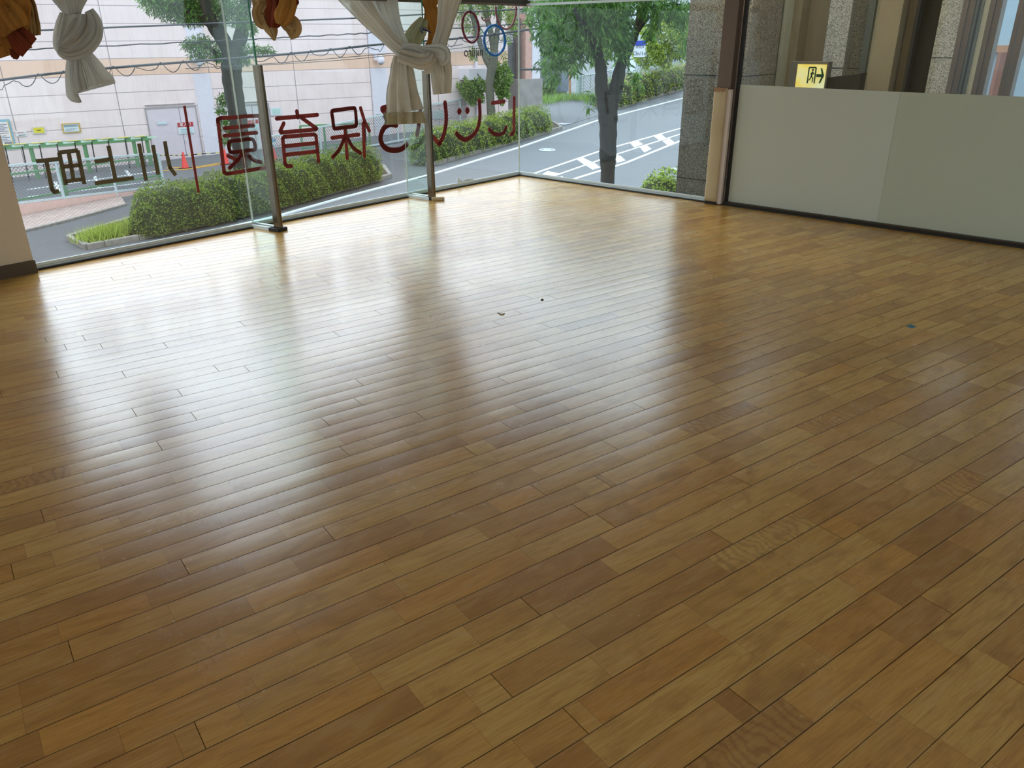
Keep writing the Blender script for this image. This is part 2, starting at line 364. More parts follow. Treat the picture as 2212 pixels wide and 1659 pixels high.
def cloth_mat(name, a, b, trans=.25, spots=None, scale=14):
    t = NT(name); ob = t.obj(); nz = t.noise(ob, scale * .35, 2, .5, .2); c = t.ramp(nz, [(.3, lin(a)), (.7, lin(b))])
    if spots:
        v = t.n('ShaderNodeTexVoronoi'); v.inputs['Scale'].default_value = spots[1]; t.l(ob, v.inputs['Vector'])
        c = t.mix(t.math('LESS_THAN', v.outputs['Distance'], spots[2]), c, lin(spots[0]))
    t.l(c, t.bsdf.inputs['Base Color']); t.bsdf.inputs['Roughness'].default_value = .9; t.bsdf.inputs['Specular IOR Level'].default_value = .1
    uvn = t.n('ShaderNodeUVMap'); uvn.uv_map = 'fold'; mpv = t.n('ShaderNodeMapping'); mpv.inputs['Scale'].default_value = (1, 1, 1); t.l(uvn.outputs[0], mpv.inputs[0])
    fold = t.noise(mpv.outputs[0], .55, 1.0, .4, .3)
    t.l(t.bump(t.math('ADD', fold, t.math('MULTIPLY', t.noise(ob, 60, 3, .6), .06)), .9, .045), t.bsdf.inputs['Normal'])
    tr = t.n('ShaderNodeBsdfTranslucent'); t.l(c, tr.inputs['Color']); mx = t.n('ShaderNodeMixShader'); mx.inputs[0].default_value = trans
    t.l(t.bsdf.outputs[0], mx.inputs[1]); t.l(tr.outputs[0], mx.inputs[2]); t.l(mx.outputs[0], t.out.inputs[0])
    return t.mat

def frosted_mat(name, rgb):
    t = NT(name); ob = t.obj(); c = lin(rgb)
    t.bsdf.inputs['Base Color'].default_value = c + (1,); t.bsdf.inputs['Roughness'].default_value = .38; t.bsdf.inputs['Specular IOR Level'].default_value = .6
    tr = t.n('ShaderNodeBsdfTranslucent'); tr.inputs['Color'].default_value = tuple(min(1, x * 1.3) for x in c) + (1,)
    mx = t.n('ShaderNodeMixShader'); mx.inputs[0].default_value = .42
    t.l(t.bsdf.outputs[0], mx.inputs[1]); t.l(tr.outputs[0], mx.inputs[2]); t.l(mx.outputs[0], t.out.inputs[0]); return t.mat

m_floor = floor_mat()
m_cream = M('cream_wall_paint', (222, 205, 180), .8, var=.03, vscale=2)
m_skirt = M('dark_brown_skirting', (84, 70, 52), .5, var=.06)
m_ceil = M('white_ceiling_board', (225, 222, 214), .85, var=.03)
m_glass = glass_mat('clear_glass', (.965, .985, .98), dirt=.010)
m_glass_b = glass_mat('clear_glass_side', (.93, .975, .975), 1.44, refl=.6, dirt=.010)
m_glass_fin = glass_mat('green_tinted_glass', (.88, .955, .925), 1.45)
m_glass_edge = M('green_glass_edge', (28, 128, 92), .25, var=.1)
m_pale_edge = M('pale_glass_edge', (226, 240, 232), .3, var=.05)
m_alu = M('pale_aluminium', (228, 240, 240), .4, .0, var=.06)
m_steel = M('brushed_steel', (118, 110, 96), .22, 1.0, var=.08, vscale=20)
m_dark = M('dark_seal', (34, 33, 30), .6, var=.1)
m_brown_metal = M('brown_anodised_metal', (110, 92, 78), .4, .5, var=.05)
m_bronze = M('dark_bronze_frame', (62, 52, 38), .45, .4, var=.06)
m_pad = cloth_mat('beige_vinyl_padding', (196, 178, 142), (212, 196, 162), .0, scale=6)
m_white_pvc = M('offwhite_strip', (214, 200, 190), .5, var=.04)
m_tape = M('brown_packing_tape', (160, 120, 74), .35, var=.2, vscale=30)

# ------------------------------------------------------------------ the room
RH = 2.62; LA = 11.5; LB = 10.5
corner_pts = [C0 + nA * .06 + nB * .06 * 0, C0 - uA * LA + nA * .06, C0 - uA * LA + uB * LB, C0 + uB * LB + nB * .06]
P0_ = C0 + nA * .03 + nB * .03
fl = [P0_, C0 - uA * LA + nA * .03, C0 - uA * LA + uB * LB, C0 + uB * LB + nB * .03]
struct(MB().prism([p - Z3 * .12 for p in fl], Z3 * .12).build('floor', m_floor, origin=(0, 0, 0)), 'glossy worn birch strip floor')
struct(MB().prism([p + Z3 * RH for p in fl], Z3 * .15).build('ceiling', m_ceil))
def window_wall(name, a, b, n):  # unseen wall, glazed full height to let in more daylight from behind
    mb = MB(); d = b - a
    mb.bar(a + Z3 * .05, b + Z3 * .05, .2, .1); mb.bar(a + Z3 * (RH - .06), b + Z3 * (RH - .06), .2, .12)
    for k in range(6): p = a + d * k / 5; mb.bar(p, p + Z3 * RH, .12 if 0 < k < 5 else .3)
    struct(mb.build(name, m_cream)); struct(MB().bar(a + Z3 * 1.3, b + Z3 * 1.3, .008, 2.4).build('window_%d' % n, m_glass), None)
window_wall('wall_back', C0 - uA * (LA + .1) + nA * .03, C0 - uA * (LA + .1) + uB * LB, 11)
window_wall('wall_near', C0 - uA * LA + uB * (LB + .1), C0 + uB * (LB + .1), 12)
# building slab edge under the floor, outside
slab = MB(); slab.prism([C0 + nA * .03 + nB * .03 - Z3 * 4.6, C0 - uA * LA + nA * .03 - Z3 * 4.6, C0 - uA * LA + uB * LB - Z3 * 4.6, C0 + uB * LB + nB * .03 - Z3 * 4.6], Z3 * 4.47)
struct(slab.build('wall_below', M('grey_render', (120, 116, 108), .8)))
# left wall
e0 = g(79, 588.5); sW = float((C0 - e0) @ uA); offW = float((e0 - C0) @ nA)
lw = MB(); lw.bar(A(sW + .0, RH / 2, (offW + .02) / 1), A(LA, RH / 2, offW + .02), .04, RH)
lw2 = MB(); dW = .16
lw2.prism([A(sW, 0, offW), A(LA, 0, offW), A(LA, 0, .03), A(sW, 0, .03)][::-1], Z3 * RH)
wl_o = struct(lw2.build('wall_left', m_cream), 'cream painted wall')
sk = MB(); sk.prism([A(sW - .006, 0, offW - .012), A(LA, 0, offW - .012), A(LA, 0, offW), A(sW - .006, 0, offW)][::-1], Z3 * .085)
struct(sk.build('baseboard_left', m_skirt))

# ------------------------------------------------------------------ the long window (A) and its glass fins
F1, F2 = g(548, 490), g(881, 424.5)
s1 = float((C0 - F1) @ uA); s2 = float((C0 - F2) @ uA); sL = sW + .02
GH = 2.5
def glazing(n, PA, a, b, seen, mat):
    root = empty('window_%d' % n, PA(a, 0, 0)); struct(root, seen)
    MB().bar(PA(a, (GH + .03) / 2, 0), PA(b, (GH + .03) / 2, 0), .010, GH - .03).build('glass_pane', mat, root)
    MB().bar(PA(a, .011, 0), PA(b, .011, 0), .05, .022).build('sill_rail', m_alu, root)
    MB().bar(PA(a, .004, -.040), PA(b, .004, -.040), .022, .014).build('rubber_seal', m_dark, root)
    MB().bar(PA(a, .030, -.008), PA(b, .030, -.008), .014, .018).build('glazing_bead', m_dark, root)
    MB().bar(PA(a, .034, -.02), PA(b, .034, -.02), .010, .020).build('inner_bead', m_alu, root)
    MB().bar(PA(a, GH + .06, 0), PA(b, GH + .06, 0), .09, .12).build('head_frame', m_bronze, root)
    return root
glazing(1, A, sL, s1, 'clear glass window bay beside the cream wall', m_glass)
glazing(2, A, s1, s2, 'middle clear glass window bay between the two glass fins', m_glass)
glazing(3, A, s2, 0.012, 'clear glass window bay next to the glazed corner', m_glass)
for n_, s_ in ((1, s1), (2, s2)):
    jo = MB(); jo.bar(A(s_, 0.03, -.006), A(s_, GH, -.006), .012); struct(jo.build('trim_%d' % n_, m_pale_edge), 'pale silicone joint between two panes')
cj = MB(); cj.bar(C0 + Z3 * .03 + nA * 0, C0 + Z3 * GH, .016); struct(cj.build('trim_3', m_pale_edge), 'pale silicone joint at the glazed corner')

def glass_fin(s_, foot_px, top_px, post_top_px, seen, foot_wide, postmat=m_steel):
    a = A(s_, 0, 0); b = g(*foot_px); d = b - a; L = np.linalg.norm(d[:2]); d = d / L; pr = np.cross(Z3, d)
    root = empty('glass_fin', a, seen, 'glass fin')
    hpost = float(at(post_top_px[0], post_top_px[1], b[1])[2])
    MB().bar(a + Z3 * (GH / 2 + .02) - d * -.01, a + d * L + Z3 * (GH / 2 + .02), .012, GH - .04).build('fin_pane', m_glass_fin, root)
    MB().bar(b + Z3 * hpost, b + Z3 * GH, .013, .010).build('green_glass_edge', m_glass_edge, root)
    p = MB(); c_ = b + d * .012
    p.prism([c_ + (x * d + y * pr) for x, y in ((-.034, -.023), (.022, -.023), (.034, -.012), (.034, .012), (.022, .023), (-.034, .023))], Z3 * hpost)
    p.build('steel_post', postmat, root, bevel=.003)
    ch = MB(); ch.bar(a + Z3 * .014 + pr * .030, b + Z3 * .014 + pr * .030, .018, .028); ch.bar(a + Z3 * .014 - pr * .030, b + Z3 * .014 - pr * .030, .018, .028)
    ch.build('floor_channel', m_alu, root)
    MB().bar(a + Z3 * .006, b + Z3 * .006, .05, .012).build('channel_seal', m_dark, root)
    MB().bar(b + Z3 * .014 - d * .055, b + Z3 * .014 + d * .055, foot_wide, .028).build('foot_plate', m_dark, root, bevel=.003)
    sb = MB(); sb.bar(b - d * .045 + pr * .02 + Z3 * .1, b - d * .045 + pr * .02 + Z3 * hpost, .01, .016); sb.build('clear_seal_strip', m_pale_edge, root)
    return root, b, d, pr, hpost
fin1, fb1, fd1, fp1, fh1 = glass_fin(s1, (601, 498), (537, 0), (556, 140), 'clear glass fin with a steel nosing post behind the middle of the red lettering', .10)
fin2, fb2, fd2, fp2, fh2 = glass_fin(s2, (932, 431.5), (915, 0), (915, 152), 'clear glass fin with a steel nosing post nearest the glazed corner, curtain knotted round it', .07)
# cream block taped at the foot of the second fin
tb = MB(); c_ = g(936, 433); tb.box(c_ + Z3 * .016 + np.array((.045, 0, 0)), .12, .05, .03, ux=np.array((.985, .17, 0)))
tag(tb.build('foam_block', m_pad, bevel=.006), 'small cream padded block on the floor at the foot of the second fin', 'padding')

# rail carried along the top of the long window, short of the ceiling
h0 = sA(1118, 15)[1]; h1 = sA(1118, 3)[1]
root = empty('curtain_rail', A(s2 / 2, h0, -.10), 'dark brown curtain rail with small brackets along the window top', 'curtain rail')
sr = sA(745, 0)[0]
MB().bar(A(.015, h0 + .045, -.12), A(sL - .03, h0 + .045, -.12), .10, .06).build('rail_box', m_bronze, root)
MB().bar(A(.015, h0 + .009, -.17), A(sL - .03, h0 + .009, -.17), .014, .018).build('lower_lip', m_brown_metal, root)
MB().bar(A(.015, h0 + .085, -.13), A(sL - .03, h0 + .085, -.13), .05, .022).build('upper_track', m_alu, root)
for k in range(int((sL - .2) / .55) + 1):
    MB().bar(A(.15 + k * .55, h0 + .018, -.12), A(.15 + k * .55, h0 + .075, -.18), .02, .012).build('bracket', m_bronze, root)

# ------------------------------------------------------------------ the right hand glazing (B)
sP = sB(1531, 438)[0]; sF0 = sB(1566, 441)[0]; hP = float(at(1563, 190, g(1548, 440)[1])[2])
glazing(4, B, .012, sP, 'clear glass window on the right of the glazed corner', m_glass_b)
tr_ = MB(); hB = sB(1322, 3)[1]; tr_.bar(B(.02, hB + .0, -.06), B(sP, hB + .0, -.06), .035, .02); tr_.bar(B(.02, hB + .05, -.03), B(sP, hB + .05, -.03), .05, .03)
struct(tr_.build('trim_4', m_alu), 'pale aluminium track over the right hand window')
wd = sF0 - sP
post = MB(); post.box(B(sP + wd * .45, RH / 2, -.02), wd * .78, .10, RH, ux=uB)
struct(post.build('trim_5', m_brown_metal, bevel=.004), 'brown metal post between the window and the frosted partition')
pc = MB(); c0 = B(sP + wd * .36, 0, -.035); half = wd * .36; N = 22; sec = []
for i in range(N + 1):
    z = .028 + (hP - .028) * i / N; wob = .0010 * math.sin(i * 2.1) + .0010 * math.sin(i * 5.3)
    for x, y in ((-1, -.9), (-.8, -1.0), (0, -1.04), (.8, -1.0), (1, -.9), (1, .9), (-1, .9)):
        sec.append(c0 + uB * (x * half + wob) + nB * (y * .058 + wob * .5) + Z3 * z)
fs = [(i * 7 + k, i * 7 + (k + 1) % 7, (i + 1) * 7 + (k + 1) % 7, (i + 1) * 7 + k) for i in range(N) for k in range(7)]
pc.add(sec, fs + [tuple(range(7))[::-1], tuple(N * 7 + k for k in range(7))])
root = empty('post_padding', c0, 'beige padded cover wrapped round the foot of the brown post, taped at the top', 'padding')
pc.build('padded_sleeve', m_pad, root, smooth=True)
MB().box(B(sP + wd * .84, hP / 2 - .0, -.06), wd * .24, .03, hP - .02, ux=uB).build('corner_board', m_white_pvc, root)
tp = MB(); pts = []
for i in range(13):
    f = -1 + 2 * i / 12; pts.append((f, hP + .004 + .008 * math.sin(i * 2.7)))
tp.add([c0 + uB * (f * half * .98) - nB * .063 + Z3 * z for f, z in pts] + [c0 + uB * (f * half * .98) - nB * .064 + Z3 * (hP - .028 + .006 * math.sin(f * 9)) for f, z in pts],
       [(i, i + 1, 14 + i, 13 + i) for i in range(12)])
tpo = tp.build('packing_tape', m_tape, root); sm = tpo.modifiers.new('thick', 'SOLIDIFY'); sm.thickness = .002
MB().box(c0 + Z3 * .012, half * 1.9, .10, .024, ux=uB).build('base_shoe', m_dark, root)

# frosted partition: film on glass, framed in black at the post
zL = sB(1599, 182.6)[1]; zM = sB(1913, 197.5)[1]; zR = sB(2212, 211.5)[1]
sM = sB(1917, 350)[0]; sE = LB - .1; zE = zR
m_fr1 = frosted_mat('frosted_film_a', (222, 224, 212)); m_fr2 = frosted_mat('frosted_film_b', (214, 216, 200))
root = empty('window_5', B(sF0, 0)); struct(root, 'frosted glass partition with clear glass above it')
MB().bar(B(sF0 + .03, GH / 2 + .02, .012), B(sE, GH / 2 + .02, .012), .010, GH - .04).build('glass_pane', m_glass_b, root)
def film(a, b, za, zb, off, m):
    mb = MB(); mb.prism([B(a, .03, off), B(b, .03, off), B(b, zb, off), B(a, za, off)], -nB * .003); return mb.build('frosted_film', m, root)
film(sF0 + .028, sM, zL, zM, .003, m_fr1); film(sM + .002, sE, zM, zR - .0, .003, m_fr2)
MB().bar(B(sF0 + .012, .0, 0), B(sF0 + .012, RH, 0), .04, .024, up=uB).build('black_edge_frame', m_dark, root)
MB().bar(B(sF0, .014, -.01), B(sE, .014, -.01), .06, .028).build('floor_track', m_bronze, root)
MB().bar(B(sF0, .006, -.05), B(sE, .006, -.05), .024, .012).build('track_lip', m_dark, root)
MB().bar(B(sF0, GH + .06, 0), B(sE, GH + .06, 0), .09, .12).build('head_frame', m_bronze, root)
hd = MB(); hd.bar(A(0, RH - .02, .0), A(LA, RH - .02, 0), .1, .06); struct(hd.build('trim_6', m_cream))

# ------------------------------------------------------------------ the corridor behind the partition
W2 = 2.3
def sC(x, y=100, off=W2): return sB(x, y, off)[0]
m_gran = granite_mat('light_speckled_granite', (196, 190, 178), (158, 152, 142), 170)
m_gran_d = granite_mat('dark_and_shaded_granite', (132, 128, 116), (100, 96, 86), 170)  # darker granite; on the return it stands for shade
m_beige = M('beige_stone_wall', (158, 142, 116), .6, var=.05)
m_creamst = M('cream_stone_reveal', (200, 194, 172), .5, var=.04)
m_greyal = M('grey_aluminium_frame', (108, 112, 106), .4, .5, var=.05)
m_blk = M('black_gap', (18, 16, 12), .6)
m_darkglass = M('dark_brown_glass', (46, 38, 20), .12, var=.1)
cf = MB(); cf.prism([B(sP + .1, -.02, .05), B(LB, -.02, .05), B(LB, -.02, W2 + 1.2), B(sP + .1, -.02, W2 + 1.2)], -Z3 * .1)
struct(cf.build('floor_corridor', M('grey_stone_floor', (140, 134, 122), .4)), None)
cc = MB(); cc.prism([B(sP - .1, RH, .08), B(LB, RH, .08), B(LB, RH, W2 + 1.2), B(sP - .1, RH, W2 + 1.2)], Z3 * .12)
struct(cc.build('ceiling_corridor', m_ceil), None)
def strip(x0, x1, off, dep, mat, name, label=None, cat=None, y=100, zt=RH, z0=-.02, bev=.004, joints=()):
    a = sC(x0, y, off); b = sC(x1, y, off)
    mb = MB(); mb.box(B((a + b) / 2, (zt + z0) / 2, off + dep / 2), b - a, dep, zt - z0, ux=uB)
    return a, b, mb
def pillar(x0, x1, off, dep, mat, name, label, cat, jy=None):
    a, b, mb = strip(x0, x1, off, dep, mat, name)
    root = empty(name, B((a + b) / 2, -.02, off), label, cat); mb.build('shaft', mat, root)
    if jy:
        zj = sB(*jy, off)[1]
        MB().box(B((a + b) / 2, zj, off - .001), b - a + .002, .004, .008, ux=uB).build('stone_joint', m_blk, root)
        MB().box(B((a + b) / 2, zj - .9, off - .001), b - a + .002, .004, .008, ux=uB).build('stone_joint', m_blk, root)
    return root
def frame(n, x0, x1, off, dep, mat, seen=None):
    a, b, mb = strip(x0, x1, off, dep, mat, ''); return struct(mb.build('trim_%d' % n, mat), seen)
pillar(1605, 1664, 2.15, .6, m_gran_d, 'granite_pillar', 'dark speckled granite pillar behind the partition, just right of the black post', 'pillar', (1640, 166))
frame(10, 1662, 1679, 2.05, .12, m_greyal, 'grey metal door frame'); frame(11, 1679, 1691, 2.1, .2, m_creamst); frame(12, 1590, 1608, 1.6, .12, m_bronze)
a_, b_, mb = strip(1691, 1784, 2.45, .3, m_beige, ''); struct(mb.build('wall_corridor', m_beige), 'beige corridor wall above the exit sign')
a_, b_, mb = strip(1691, 1722, 2.25, .2, m_beige, ''); struct(mb.build('trim_13', m_beige))
pillar(1781, 1828, 2.2, .5, m_gran, 'granite_pillar', 'pale granite pillar beside the lit exit sign', 'pillar', (1810, 147))
pillar(1826, 1864, 2.32, .4, m_gran_d, 'granite_pillar', 'granite return with shade put into its colour, between the pale pillar and a metal frame', 'pillar', (1845, 148))  # shadowed side of the pale granite, shade put into its colour
frame(14, 1863, 1877, 2.15, .14, m_greyal, 'grey metal window frame'); frame(15, 1876, 1888, 2.2, .3, m_creamst)
pillar(1886, 1935, 2.1, .5, m_beige, 'beige_pillar', 'smooth beige stone pillar right of the dark counter', 'pillar')
frame(16, 1934, 1950, 2.3, .2, m_blk); frame(17, 1949, 1966, 2.25, .15, M('brown_stone_reveal', (96, 78, 48), .4)); frame(18, 1965, 1972, 2.2, .1, m_dark)
frame(19, 1971, 2020, 2.4, .2, m_darkglass, 'dark brown glass')
pillar(2017, 2063, 2.1, .4, m_gran, 'granite_pillar', 'bright granite pillar between dark glass and brown window mullions', 'pillar', (2040, 125))
for k, (x0, x1, m) in enumerate(((2062, 2073, m_brown_metal), (2074.5, 2088, m_brown_metal), (2089, 2095, m_greyal), (2095, 2098, m_blk), (2098, 2106, m_greyal), (2106, 2119, m_creamst), (2119, 2130, m_brown_metal), (2131.5, 2145, m_brown_metal), (2179, 2190, m_brown_metal), (2191.5, 2206, m_brown_metal))):
    frame(20 + k, x0, x1, 2.05 + .02 * (k % 3), .14, m)
for k, (x0, x1) in enumerate(((2144, 2180), (2205, 2270))):
    a_, b_, mb = strip(x0, x1, 2.15, .01, m_glass_b, ''); struct(mb.build('window_%d' % (6 + k), m_glass_b), 'clear corridor window')
frame(31, 2268, 2420, 2.05, .3, m_beige)
# what stands outside that corridor window
po = B(sC(2170), 0, 8.0)
root = empty('neighbour_wall', B(sC(2170, 100, 8.0), -3.5, 8.0), 'pale blue wall with an orange strip and a red brown drainpipe beyond the corridor window', 'building')
s0 = sC(2120, 100, 8.0); s1_ = sC(2420, 100, 8.0)
MB().box(B((s0 + s1_) / 2, -.3, 8.2), s1_ - s0, .3, 7, ux=uB).build('wall_panel', M('pale_blue_siding', (176, 192, 204), .6, var=.04), root)
zo = sB(2165, 98, 8.0)[1]; zo2 = sB(2165, 113, 8.0)[1]
MB().box(B((s0 + s1_) / 2, (zo + zo2) / 2, 8.02), s1_ - s0, .06, zo - zo2, ux=uB).build('orange_strip', M('orange_strip', (190, 132, 96), .6), root)
sp_ = sC(2160, 150, 8.0); MB().bar(B(sp_, -3.5, 7.95), B(sp_, zo2, 7.95), .10).build('drainpipe', M('red_brown_pipe', (140, 82, 62), .5), root)

# exit sign
def onB(x, y, off): s_, z_ = sB(x, y, off); return B(s_, z_, off)
oe = 1.75
a_ = sC(1704, 160, oe); b_ = sC(1786, 160, oe); zt = sB(1745, 133, oe)[1]; zb = zt - .30
root = empty('exit_sign', B((a_ + b_) / 2, zb, oe), 'lit green and yellow exit sign with a running figure and arrow, above the frosted partition', 'exit sign')
MB().box(B((a_ + b_) / 2, (zt + zb) / 2, oe + .06), b_ - a_, .10, zt - zb, ux=uB).build('sign_housing', M('grey_sign_housing', (112, 104, 92), .5), root, bevel=.004)
s_l, s_r = sC(1721, 160, oe), sC(1783, 160, oe)
t = NT('sign_face_glow'); ob = t.obj(); nz = t.noise(ob, 5, 2); cc_ = t.ramp(nz, [(.35, lin((250, 214, 90))), (.65, lin((238, 240, 190)))])
t.l(cc_, t.bsdf.inputs['Base Color']); t.l(cc_, t.bsdf.inputs['Emission Color']); t.bsdf.inputs['Emission Strength'].default_value = .55
MB().box(B((s_l + s_r) / 2, (zt + zb) / 2 - .01, oe + .004), s_r - s_l, .012, zt - zb - .03, ux=uB).build('lit_face', t.mat, root)
m_green = M('sign_green', (20, 78, 40), .5, var=.02)
zc = sB(1755, 163, oe)[1]; L_ = s_r - s_l; hh = .11
def SB(fx, fz): return B(s_l + L_ * fx, zc + fz, oe - .004)
gm = MB()
for (x0, z0, x1, z1, wd_) in ((.42, -.075, .42, .075, .012), (.66, -.075, .66, .075, .012), (.42, .075, .66, .075, .014)):
    gm.bar(SB(x0, z0), SB(x1, z1), wd_, .004, up=nB)
gm.build('door_outline', m_green, root)
rn = MB(); rn.disc(SB(.56, .052) , .010, .004, -nB, 14)
for (x0, z0, x1, z1, wd_) in ((.56, .038, .53, -.005, .016), (.53, -.005, .60, -.03, .010), (.60, -.03, .58, -.065, .009), (.53, -.005, .49, -.04, .010), (.49, -.04, .43, -.045, .009), (.56, .03, .62, .01, .008), (.555, .03, .49, .012, .008)):
    rn.bar(SB(x0, z0), SB(x1, z1), wd_, .004, up=nB)
rn.build('running_figure', m_green, root)
ar = MB(); ar.bar(SB(.70, 0), SB(.90, 0), .028, .004, up=nB)
ar.prism([SB(.82, .07), SB(.87, .07), SB(.97, 0), SB(.87, -.07), SB(.82, -.07), SB(.90, 0)], -nB * .004); ar.build('arrow', m_green, root)
# dark counter
cx0, cx1 = sC(1784, 175, 1.8), sC(1860, 175, 1.8); zk = sB(1858, 157, 1.8)[1]; zk0 = sB(1784, 168, 1.8)[1]
dk_ = MB(); dk_.prism([B(cx0, -.02, 1.78), B(cx1, -.02, 1.78), B(cx1, zk, 1.78), B(cx0, zk0, 1.78)], nB * .14)
tag(dk_.build('counter', M('dark_brown_counter', (44, 38, 26), .5), bevel=.006), 'low dark brown counter box right of the exit sign', 'counter')
# added strip lights, hidden by the window head, that brighten the corridor
for k, s_ in enumerate((sC(1700), sC(1900), sC(2100))):
    mb = MB(); mb.box(B(s_, RH - .025, .14), 1.5, .07, .04, ux=uB)
    lb_ = ('exit sign', 'dark brown glass', 'brown mullions')[k]; lm = tag(mb.build('corridor_fill', M('corridor_fill_glow', (255, 236, 196), .5, emit=((255, 240, 214), 30.0))), 'added unseen corridor fill strip behind the window head, level with the ' + lb_, 'lamp', 'added corridor fill strips')

# added fill lamps that brighten the room (behind and above the view)
m_fill_glow = M('fill_lamp_diffuser', (250, 246, 236), .5, emit=((255, 240, 214), FILL_LAMP))
k = 0
for i in range(3):
    for j in range(3):
        c_ = np.array([-2.4 + i * 2.4, -4.2 + j * 2.2, RH - .03])
        rt_ = empty('fill_lamp', c_, 'added unseen fill lamp %s, %s row' % (('nearest the cream wall', 'in the middle', 'nearest the frosted partition')[i], ('rear window', 'centre', 'front window')[j]), 'lamp', 'added fill lamps of the room')
        MB().box(c_ + Z3 * .01, 1.3, .26, .04, ux=uA).build('fill_lamp_body', m_ceil, rt_)
        MB().box(c_ - Z3 * .014, 1.22, .2, .01, ux=uA).build('diffuser', m_fill_glow, rt_)

# ------------------------------------------------------------------ lettering and ornaments on the window
m_red = M('dark_red_vinyl', (158, 62, 58), .45, var=.05, trans=.3); m_brn = M('brown_vinyl', (104, 92, 60), .5, var=.05)
def Aat(x, y, off):
    return onplane(x, y, C0 + nA * off, nA)
def curve_pts(P, close=False, n=6):
    P = [np.array(p, float) for p in P]
    if len(P) < 3: return P
    out = []; N_ = len(P)
    rng = range(N_) if close else range(N_ - 1)
    for i in rng:
        p0 = P[(i - 1) % N_] if (close or i > 0) else P[0]; p1 = P[i]; p2 = P[(i + 1) % N_]; p3 = P[(i + 2) % N_] if (close or i + 2 < N_) else P[-1]
        for k in range(n):
            t_ = k / n; out.append(.5 * ((2 * p1) + (-p0 + p2) * t_ + (2 * p0 - 5 * p1 + 4 * p2 - p3) * t_ ** 2 + (-p0 + 3 * p1 - 3 * p2 + p3) * t_ ** 3))
    if not close: out.append(P[-1])
    return out
def glyph(label, strokes, wpx, mat, org, s, round_=True, off=-.008, parent=None, pname='stroke'):
    """strokes: pixel polylines of one painted character, laid on the inner face of the glass"""
    mb = MB(); allp = [(org[0] + x / s, org[1] + y / s) for st in strokes for x, y in (st[1] if isinstance(st, tuple) else st)]
    pc_ = Aat(*allp[0], off); wd_ = wpx * np.linalg.norm(pc_ - O) / FPX * 1.0
    for st in strokes:
        smooth_ = isinstance(st, tuple); pp = st[1] if smooth_ else st
        P = [Aat(org[0] + x / s, org[1] + y / s, off) for x, y in pp]
        if smooth_ and st[0] == 'c': P = curve_pts(P)
        if smooth_ and st[0] == 'o': P = curve_pts(P, True); P.append(P[0])
        for i in range(len(P) - 1):
            d = P[i + 1] - P[i]; L = np.linalg.norm(d)
            if L < 1e-5: continue
            d /= L; q = np.cross(d, nA); mb.prism([P[i] - q * wd_ / 2, P[i + 1] - q * wd_ / 2, P[i + 1] + q * wd_ / 2, P[i] + q * wd_ / 2], -nA * .002)
        for i, p in enumerate(P):
            if round_ or 0 < i < len(P) - 1:
                ring = [p + (uA * math.cos(a) + Z3 * math.sin(a)) * wd_ / 2 for a in np.linspace(0, 2 * PI, 15)[:-1]]
                mb.prism(ring, -nA * .002)
    return tag(mb.build('window_letter', mat), label, 'lettering') if parent is None else mb.build(pname, mat, parent)
c4 = (380, 220); c6 = (740, 180); cb = (60, 290); S_ = 5.53; SBn = 6.506
glyph('thin dark red upright stroke dividing the brown and the red lettering', [[(100, 45), (270, 1085)]], 5.2, m_red, c4, S_, False)
glyph('red kanji in a square frame, crossed by the first glass fin', [('l', [(500, 235), (500, 210), (530, 195), (1000, 165)]), [(500, 215), (575, 840), (600, 858), (640, 855), (1085, 785)], [(1000, 165), (1085, 785)],
      [(760, 225), (785, 400)], [(582, 315), (925, 285)], [(578, 405), (962, 370)], ('o', [(632, 500), (660, 470), (780, 455), (895, 445), (930, 470), (945, 545), (925, 575), (780, 590), (665, 602), (640, 575)]),
      ('c', [(795, 600), (740, 690), (640, 790)]), [(622, 645), (740, 700)], [(805, 600), (828, 770)], ('c', [(850, 620), (920, 690), (1015, 722)])], 7.6, m_red, c4, S_)
glyph('red kanji with a lid stroke and two inner bars, right of the first fin', [[(1443, 112), (1455, 185)], [(1203, 200), (1688, 155)], [(1500, 190), (1680, 318), (1665, 330), (1255, 367), (1245, 350), (1287, 257)],
      [(1380, 765), (1325, 768), (1303, 740), (1275, 440), (1295, 418), (1650, 388), (1672, 405), (1703, 712)], [(1300, 530), (1672, 492)], [(1312, 632), (1684, 592)]], 7.9, m_red, c4, S_)
glyph('red kanji with a boxed top and spreading strokes, left of the knotted curtain', [('o', [(1862, 130), (1880, 105), (1990, 90), (2110, 76), (2140, 90), (2152, 200), (2153, 270), (2130, 292), (2010, 305), (1905, 318), (1885, 300), (1872, 200)]),
      [(2018, 310), (2046, 672)], [(1865, 430), (2182, 392)], ('c', [(2012, 430), (1950, 570), (1872, 660)]), ('c', [(2050, 430), (2110, 540), (2205, 612)]),
      [(2205, 75), (2255, 240), (2310, 345)], [(2235, 260), (2252, 655)]], 7.9, m_red, c4, S_)
glyph('large red hiragana hook partly behind the hanging curtain end', [[(475, 300), (530, 285), (640, 275)], [(475, 315), (530, 375), (600, 440)], ('c', [(640, 500), (560, 492), (490, 540), (452, 650), (480, 740), (545, 790), (640, 798), (710, 780), (765, 730)])], 11.0, m_red, c6, S_)
rt = empty('window_letter', Aat(740 + 1000 / S_, 180 + 700 / S_, -.008), 'red hiragana of a short and a long tick beside the second fin', 'lettering')
glyph('', [('c', [(930, 310), (915, 450), (890, 615)])], 10.0, m_red, c6, S_, parent=rt)
glyph('', [('c', [(1223, 232), (1238, 420), (1212, 600), (1155, 725)]), [(1155, 725), (1078, 640)]], 10.0, m_red, c6, S_, parent=rt)
rt = empty('window_letter', Aat(740 + 1480 / S_, 180 + 670 / S_, -.008), 'red hiragana hook with two round dots', 'lettering')
